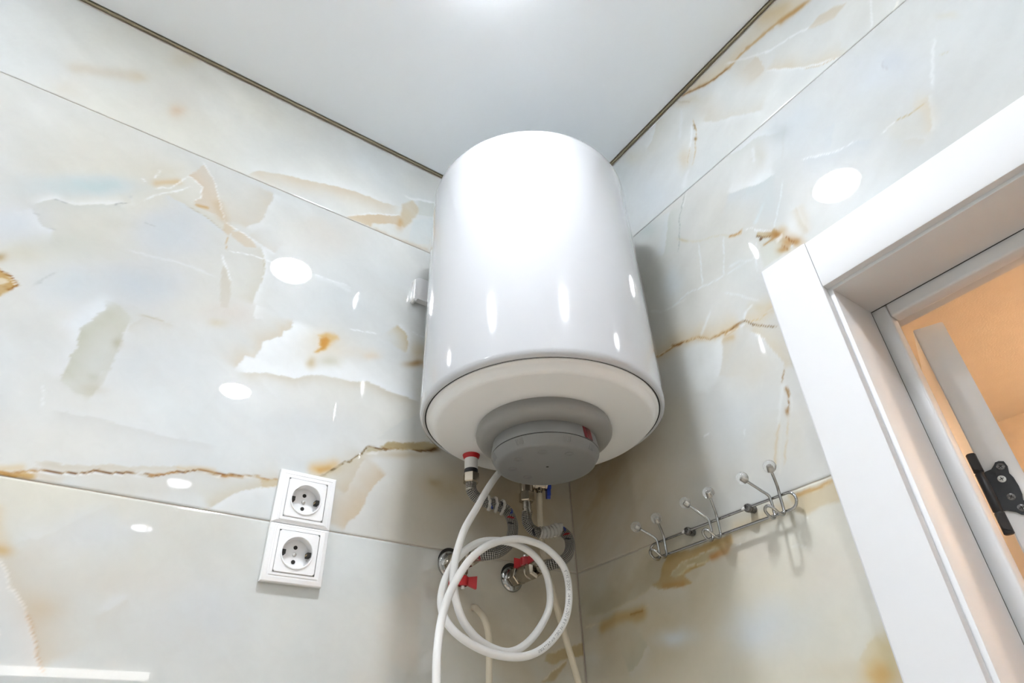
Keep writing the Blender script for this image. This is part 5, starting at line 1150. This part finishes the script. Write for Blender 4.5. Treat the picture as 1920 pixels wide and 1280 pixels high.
# clear protective wraps left on the hoses
i0, i1 = int(len(hpath) * 0.20), int(len(hpath) * 0.40)
T, Nn, B = frames(hpath)
hel = []
for k in range(121):
    s = k / 120; i = int(i0 + (i1 - i0) * s); a = 2 * math.pi * 3.2 * s
    hel.append(hpath[i] + 0.0100 * (math.cos(a) * Nn[i] + math.sin(a) * B[i]))
v, f, uv = tube(np.array(hel), 0.0024, 8)
obj('spiral_wrap', (v, f), 'wrapclear', hh, smooth=True, label='clear plastic spiral wrap')
j0, j1 = int(len(cpath) * 0.22), int(len(cpath) * 0.43)
pp = cpath[j0:j1]; ss = np.linspace(0, 1, len(pp))
v, f, uv = tube(pp, 0.0092 + 0.0022 * ss ** 2 + 0.0006 * np.sin(ss * 40), 24)
obj('film_wrap', (v, f), 'wrapclear', ch, smooth=True, label='loose clear plastic film')

# ------------------------------------------------------------------ safety valve on the cold inlet
sv = thing('safety_valve', (-0.157, -0.075, 1.889), 'nickel safety valve with a blue lever under the grey knob', 'valve')
SP = (-0.1570, -0.0750, 0)
obj('valve_body', lathe(SP, (0, 0, 1), [(0.0100, 1.8890), (0.0112, 1.8900), (0.0112, 1.9160), (0.0130, 1.9165), (0.0130, 1.9200), (0.0110, 1.9205), (0.0110, 1.9308)], 32), 'nickel', sv, smooth=True, sharp=40)
d = Vector((0.93, -0.36, 0.05)).normalized()
obj('side_port', lathe(Vector((-0.1570, -0.0750, 1.9035)) , d, [(0.0070, 0.006), (0.0072, 0.012), (0.0082, 0.0125), (0.0082, 0.030), (0.0090, 0.0305), (0.0090, 0.034), (0.006, 0.0345)], 28), 'nickel', sv, smooth=True, sharp=40)
obj('drain_nozzle', lathe(Vector((-0.1570, -0.0750, 1.9035)) + d * 0.021, (0, 0, -1), [(0.0060, 0.004), (0.0060, 0.011), (0.0046, 0.0115), (0.0046, 0.018)], 24), 'nickel', sv, smooth=True, sharp=40)
lp = Vector((-0.1570, -0.0750, 1.9035)) + d * 0.034
obj('lever', prism([(-0.0075, 0.0105), (0.0055, 0.0120), (0.0075, 0.0100), (0.0075, -0.0210), (0.0010, -0.0230), (-0.0005, -0.0190), (-0.0030, -0.0180), (-0.0035, -0.0090), (-0.0075, -0.0080)], lp, Vector((0.36, 0.93, 0)).normalized(), (0, 0, 1), d, 0.0060), 'blueplast', sv, label='blue plastic relief lever')

# ------------------------------------------------------------------ wall valves
def wall_valve(name, label, px, pz, tilt, stem, drop, wing_ax, chrome):
    t = thing(name, (px, 0.0, pz), label, 'valve', 'wall shut-off valves')
    a = Vector((tilt[0], -1, tilt[1])).normalized(); o = Vector((px, 0, pz))
    obj('wall_opening', lathe(Vector((px + 0.001, -0.0003, pz + 0.004)), (0, -1, 0), [(0.0215, 0.0), (0.0215, 0.0004), (0, 0.0005)], 40), 'dark', t, label='dark gap round the pipe')
    obj('escutcheon', lathe(o - a * 0.001, a, [(0.0205, 0.0), (0.0205, 0.003), (0.0185, 0.0065), (0.0150, 0.0080), (0.0120, 0.0085)], 40), 'chrome', t, smooth=True, sharp=40)
    obj('hex_union', lathe(o, a, [(0.0130, 0.0085), (0.0142, 0.0100), (0.0142, 0.0240), (0.0130, 0.0255)], hexa=True, phase=0.2), chrome, t)
    obj('valve_body', lathe(o, a, [(0.0115, 0.0255), (0.0125, 0.0270), (0.0132, 0.0400), (0.0125, 0.0520), (0.0105, 0.0535)], 36), 'nickel', t, smooth=True, sharp=35)
    obj('hose_nut', lathe(o, a, [(0.0120, 0.0535), (0.0136, 0.0550), (0.0136, 0.0660), (0.0118, 0.0690), (0.0090, 0.0700)], hexa=True, phase=0.6), chrome, t)
    st = o + a * 0.040
    obj('stem', lathe(st, (0, 0, stem), [(0.0075, 0.010), (0.0075, 0.020), (0.0060, 0.0205), (0.0060, 0.0245)], 24), 'nickel', t, smooth=True, sharp=40)
    hc = st + Vector((0, 0, stem * (0.0245 - drop)))
    w = Vector(wing_ax).normalized(); u = Vector((0, 0, stem))
    wing = [(-0.0215, -0.0015), (-0.0075, 0.0005), (-0.0060, -0.0010), (0.0060, -0.0010), (0.0075, 0.0005), (0.0215, -0.0015), (0.0205, 0.0165), (0.0080, 0.0120), (0.0060, 0.0130), (-0.0060, 0.0130), (-0.0080, 0.0120), (-0.0205, 0.0165)]
    dn = w.cross(u).normalized()
    hd = obj('handle', join(prism(wing, hc - dn * 0.0030, w, u, dn, 0.0060), lathe(hc, u, [(0.0070, -0.001), (0.0078, 0.0005), (0.0078, 0.0120), (0.0065, 0.0130)], 24)), 'redplast', t, label='red wing handle')
    obj('handle_screw', lathe(hc + u * 0.0125, u, [(0.0034, 0.0), (0.0034, 0.0040), (0.0024, 0.0050), (0, 0.0050)], 18), 'screw', hd, smooth=True, sharp=40)
wall_valve('wall_valve', 'left wall valve with a full red wing handle hanging below it', -0.2560, 1.7800, (0.02, -0.07), -1, 0.0, (1, -0.25, 0), 'nickel')
wall_valve('wall_valve', 'right wall valve, its red handle mostly hidden on top', -0.1405, 1.7725, (0.0, 0.0), 1, 0.0130, (0.28, -1.0, 0), 'nickel')

# ------------------------------------------------------------------ tubes
def free_tube(name, label, cat, pts, r, mat, seg=16, step=0.003):
    path = spline(pts, step)
    v, f, uv = tube(path, r, seg)
    o = obj(name, (v, f), mat, smooth=True, sharp=60)
    tag(o, label, cat)
    return o, path
CABLE = [(-0.2024, -0.1, 1.9294), (-0.2321, -0.105, 1.8962), (-0.2552, -0.11, 1.8652), (-0.2801, -0.12, 1.8284), (-0.3029, -0.125, 1.792), (-0.314, -0.125, 1.7611), (-0.3183, -0.125, 1.7395), (-0.3193, -0.125, 1.719), (-0.3138, -0.125, 1.6934), (-0.3007, -0.125, 1.6691), (-0.2743, -0.125, 1.6494), (-0.2344, -0.12, 1.6422), (-0.2002, -0.115, 1.6545), (-0.168, -0.11, 1.6818), (-0.1505, -0.11, 1.7132), (-0.1532, -0.11, 1.7508), (-0.1747, -0.112, 1.7754), (-0.21, -0.115, 1.7869), (-0.2519, -0.118, 1.785), (-0.2841, -0.12, 1.7742), (-0.3087, -0.115, 1.752), (-0.325, -0.112, 1.7217), (-0.3306, -0.115, 1.6906), (-0.3235, -0.125, 1.6654), (-0.3001, -0.135, 1.646), (-0.2609, -0.138, 1.6347), (-0.2155, -0.138, 1.6363), (-0.1751, -0.135, 1.6549), (-0.1445, -0.135, 1.6877), (-0.134, -0.135, 1.7243), (-0.1379, -0.133, 1.7579), (-0.1613, -0.13, 1.7809), (-0.19, -0.13, 1.789), (-0.2232, -0.13, 1.7884), (-0.2655, -0.134, 1.7738), (-0.2974, -0.140, 1.7517), (-0.3203, -0.145, 1.7255), (-0.3378, -0.148, 1.6963), (-0.3473, -0.148, 1.667), (-0.3526, -0.15, 1.6314), (-0.3524, -0.15, 1.5984), (-0.3508, -0.15, 1.5374), (-0.350, -0.15, 1.30)]
cab, kpath = free_tube('power_cable', 'white power cable looped in a coil below the water heater', 'cable', CABLE, 0.0051, 'cable')
# printed lettering wrapped on the cable sheath
def cable_text(body, start_pt, height, par):
    cu = bpy.data.curves.new('cable_text', 'FONT'); cu.body = body; cu.size = height; cu.space_character = 1.15
    to = bpy.data.objects.new('cable_text_tmp', cu); COL.objects.link(to)
    bpy.context.view_layer.update()
    dg = bpy.context.evaluated_depsgraph_get()
    me = bpy.data.meshes.new_from_object(to.evaluated_get(dg))
    V = np.array([v.co[:] for v in me.vertices]); F = [tuple(p.vertices) for p in me.polygons]
    bpy.data.objects.remove(to, do_unlink=True); bpy.data.curves.remove(cu); bpy.data.meshes.remove(me)
    if not len(V): return
    s = np.concatenate([[0], np.cumsum(np.linalg.norm(np.diff(kpath, axis=0), axis=1))])
    T, Nn, B = frames(kpath)
    i0 = int(np.argmin(np.linalg.norm(kpath - np.array(start_pt), axis=1)))
    s0 = s[i0]
    out = []
    view = np.array((-0.55, -0.75, -0.25)); 
    for x, y, _ in V:
        q = min(s0 + x, s[-1] - 1e-4); i = min(int(np.searchsorted(s, q)), len(s) - 1)
        p = np.array([np.interp(q, s, kpath[:, k]) for k in range(3)])
        t = T[i]; n = view - t * (view @ t); n /= np.linalg.norm(n); b = np.cross(n, t)
        a = (y - height * 0.35) / 0.0052
        out.append(tuple(p + 0.00525 * (math.cos(a) * n + math.sin(a) * b)))
    obj('printed_lettering', (out, F), 'ink', par, label='small grey printed lettering')
cable_text('ИМАТТАЛ-НК ПВС 3х1,5 В ГОСТ 7399-97  РОСС 3х1,5', (-0.2000, -0.137, 1.6415), 0.0050, cab)
free_tube('drain_tube', 'milky plastic tube coming out of a hole in the left wall', 'tube', [(-0.2118, 0.006, 1.7222), (-0.2122, -0.006, 1.7210), (-0.2150, -0.018, 1.7150), (-0.2123, -0.028, 1.7039), (-0.2075, -0.032, 1.6877), (-0.2049, -0.032, 1.6652), (-0.2053, -0.032, 1.6178), (-0.2059, -0.032, 1.543), (-0.206, -0.032, 1.30)], 0.0048, 'tubeclear')
DRAIN2 = [(-0.1375, -0.0826, 1.8900), (-0.1365, -0.0810, 1.8790), (-0.1280, -0.0690, 1.8660), (-0.1190, -0.0580, 1.8460), (-0.1170, -0.0560, 1.8250), (-0.1160, -0.0590, 1.7910), (-0.0985, -0.0600, 1.7210), (-0.0630, -0.0550, 1.6210), (-0.045, -0.05, 1.542), (-0.030, -0.045, 1.30)]
free_tube('drain_tube', 'milky plastic tube running down from the blue levered safety valve', 'tube', DRAIN2, 0.0050, 'tubeclear')

# ------------------------------------------------------------------ double socket
so = thing('wall_socket', (SOCK_X, 0.0, SOCK_Z - 0.076), 'white double wall socket with two round recessed outlets, one above the other', 'socket')
def rect_ring(cx, cz, rings):
    """loft of rectangles (half width, z low, z high, depth)"""
    V, F = [], []
    for hw, zl, zh, dp in rings: V += [(cx - hw, -dp, cz + zl), (cx + hw, -dp, cz + zl), (cx + hw, -dp, cz + zh), (cx - hw, -dp, cz + zh)]
    for i in range(len(rings) - 1):
        for k in range(4):
            k2 = (k + 1) % 4; F.append((4 * i + k, 4 * i + k2, 4 * i + 4 + k2, 4 * i + 4 + k))
    return V, F
def gang(cz, lo, hi, mid_up):
    # lo / hi: outer limits below and above the gang centre
    r = []
    for ins, dp in ((0.0, 0.0002), (0.0, 0.0062), (0.0012, 0.0078), (0.0062, 0.0094), (0.0064, 0.0090), (0.0085, 0.0092), (0.0087, 0.0098), (0.0105, 0.0100), (0.0115, 0.0100)):
        r.append((0.0405 - ins, lo + ins * (0.55 if mid_up < 0 else 1), hi - ins * (0.55 if mid_up > 0 else 1), dp))
    r.append((0.0278, -0.0278, 0.0278, 0.0103)); r.append((0.0278, -0.0278, 0.0278, 0.0040))
    return rect_ring(SOCK_X, cz, r)
up, dn = SOCK_Z + 0.0365, SOCK_Z - 0.0365
obj('frame', join(fixn(gang(dn, -0.0395, 0.0364, 1)), fixn(gang(up, -0.0364, 0.0395, -1))), 'socket', so, smooth=True, sharp=25)
def insert(cz):
    # square cover plate with a round well
    n = 64; V, F = [], []; hw = 0.0272
    def ringpts(fn, y):
        i = len(V)
        for k in range(n):
            a = 2 * math.pi * (k + 0.5) / n
            x, z = fn(a); V.append((SOCK_X + x, -y, cz + z))
        return i
    def sq(a, h):
        c, s = math.cos(a), math.sin(a); m = h / max(abs(c), abs(s)); return c * m, s * m
    rs = [ringpts(lambda a: sq(a, hw), 0.0040), ringpts(lambda a: sq(a, hw), 0.0102), ringpts(lambda a: sq(a, hw - 0.0008), 0.0110)]
    for r, y in ((0.0222, 0.0110), (0.0218, 0.0122), (0.0206, 0.0124), (0.0200, 0.0116), (0.0196, -0.0010)): rs.append(ringpts(lambda a, r=r: (r * math.cos(a), r * math.sin(a)), y))
    for a, b in zip(rs[:-1], rs[1:]):
        for k in range(n): k2 = (k + 1) % n; F.append((a + k, a + k2, b + k2, b + k))
    F.append(tuple(rs[-1] + k for k in range(n)))
    pl = obj('outlet', fixn((V, F)), 'socket', so, smooth=True, sharp=30)
    for dz in (0.0095, -0.0095):
        obj('pin_hole', lathe((SOCK_X + 0.0, 0.0009, cz + dz), (0, -1, 0), [(0.0027, 0.0), (0.0027, 0.0004), (0, 0.0004)], 20), 'dark', pl)
    sc = obj('centre_screw', lathe((SOCK_X, 0.0009, cz), (0, -1, 0), [(0.0028, 0.0), (0.0026, 0.0010), (0.0018, 0.0014), (0, 0.0014)], 20), 'screw', pl, smooth=True)
    for sx in (-1, 1):
        x = SOCK_X + sx * 0.0170
        obj('earth_recess', bev_box(x - 0.0026, x + 0.0026, -0.0090, 0.0009, cz - 0.0030, cz + 0.0030, 0.0004), 'dark', pl, label='dark earth contact recess')
        xx = SOCK_X + sx * 0.0142
        obj('earth_clip', bev_box(min(xx, xx + sx * 0.0016), max(xx, xx + sx * 0.0016), -0.0075, 0.0005, cz - 0.0012, cz + 0.0012, 0.0003), 'brass', pl)
insert(up); insert(dn)

# ------------------------------------------------------------------ coat rack
cr = thing('coat_rack', (-0.001, -0.317, 1.766), 'chrome wire coat rack with three double hooks and clear ball tips', 'coat rack')
WR = 0.0019
RX = -0.0110
zt, zb = 1.7950, 1.7735
ya, yb = -0.1995, -0.4350
ring = []
rr = (zt - zb) / 2; zc = (zt + zb) / 2
for k in range(13): a = math.pi / 2 - math.pi * k / 12; ring.append((RX, yb - math.cos(a) * rr * 0.95, zc + math.sin(a) * rr))
for k in range(13): a = -math.pi / 2 - math.pi * k / 12; ring.append((RX, ya - math.cos(a) * rr * 0.95, zc + math.sin(a) * rr))
pr = np.array(ring + [ring[0]])
dense = []
for p, q in zip(pr[:-1], pr[1:]):
    n = max(1, int(np.linalg.norm(q - p) / 0.004)); dense += [p + (q - p) * i / n for i in range(n)]
dense.append(pr[-1])
v, f, uv = tube(np.array(dense), WR, 12)
obj('rail_loop', (v, f), 'chrome', cr, smooth=True, sharp=60)
for y, z in ((-0.2673, 1.7945), (-0.3751, 1.7945)):
    sc = obj('mounting_screw', lathe((0.0, y, z), (-1, 0, 0), [(0.0056, 0.0002), (0.0056, 0.0085), (0.0040, 0.0090), (0.0040, 0.0100), (0.0060, 0.0102), (0.0060, 0.0135), (0.0050, 0.0150), (0.0028, 0.0154), (0.0024, 0.0140), (0, 0.0140)], 24), 'darkscrew', cr, smooth=True, sharp=40)
    obj('cone_washer', lathe((-0.0130, y + 0.003, z + 0.0005), (0, 1, 0), [(0.0030, 0.0), (0.0024, 0.003), (0.0010, 0.0065), (0, 0.007)], 18), 'sleeve', sc, smooth=True)
for yc, h, o in ((-0.2165, 0.0175, 0.0230), (-0.3182, 0.0215, 0.0235), (-0.4200, 0.0210, 0.0255)):
    hx = -0.0150; half = 0.0070; zbend = 1.7985
    A0 = (hx - o, yc + half + 0.0135, zbend + h); B0 = (hx - o, yc - half - 0.0130, zbend + h)
    low = 1.7685
    pa = [A0, (hx - 0.008, yc + half + 0.0048, zbend + 0.0065), (hx - 0.0012, yc + half + 0.0008, zbend), (hx, yc + half, zbend - 0.008), (hx, yc + half, 1.7765), (hx - 0.0010, yc + half, low + 0.0025), (hx - 0.0050, yc + half, low - 0.0012), (hx - 0.0130, yc + half, low + 0.0000), (hx - 0.0205, yc + half * 0.85, low + 0.0050), (hx - 0.0235, yc + half * 0.35, low + 0.0085),
          (hx - 0.0235, yc - half * 0.35, low + 0.0085), (hx - 0.0205, yc - half * 0.85, low + 0.0050), (hx - 0.0130, yc - half, low), (hx - 0.0050, yc - half, low - 0.0012), (hx - 0.0010, yc - half, low + 0.0025), (hx, yc - half, 1.7765), (hx, yc - half, zbend - 0.008), (hx - 0.0012, yc - half - 0.0008, zbend), (hx - 0.008, yc - half - 0.0048, zbend + 0.0065), B0]
    path = spline(pa, 0.0014)
    v, f, uv = tube(path, WR, 12)
    hk = obj('double_hook', (v, f), 'chrome', cr, smooth=True, sharp=60)
    for e, q in ((A0, pa[1]), (B0, pa[-2])):
        d = (Vector(e) - Vector(q)).normalized()
        obj('ball_tip', sphere(Vector(e) + d * 0.0035, 0.0083, 24), 'acrylic', hk, smooth=True, label='clear acrylic ball tip')
        obj('tip_ferrule', lathe(Vector(e) - d * 0.004, d, [(0.0021, 0.0), (0.0028, 0.0005), (0.0028, 0.0080), (0.0020, 0.0088)], 16), 'steel', hk, smooth=True, sharp=40)
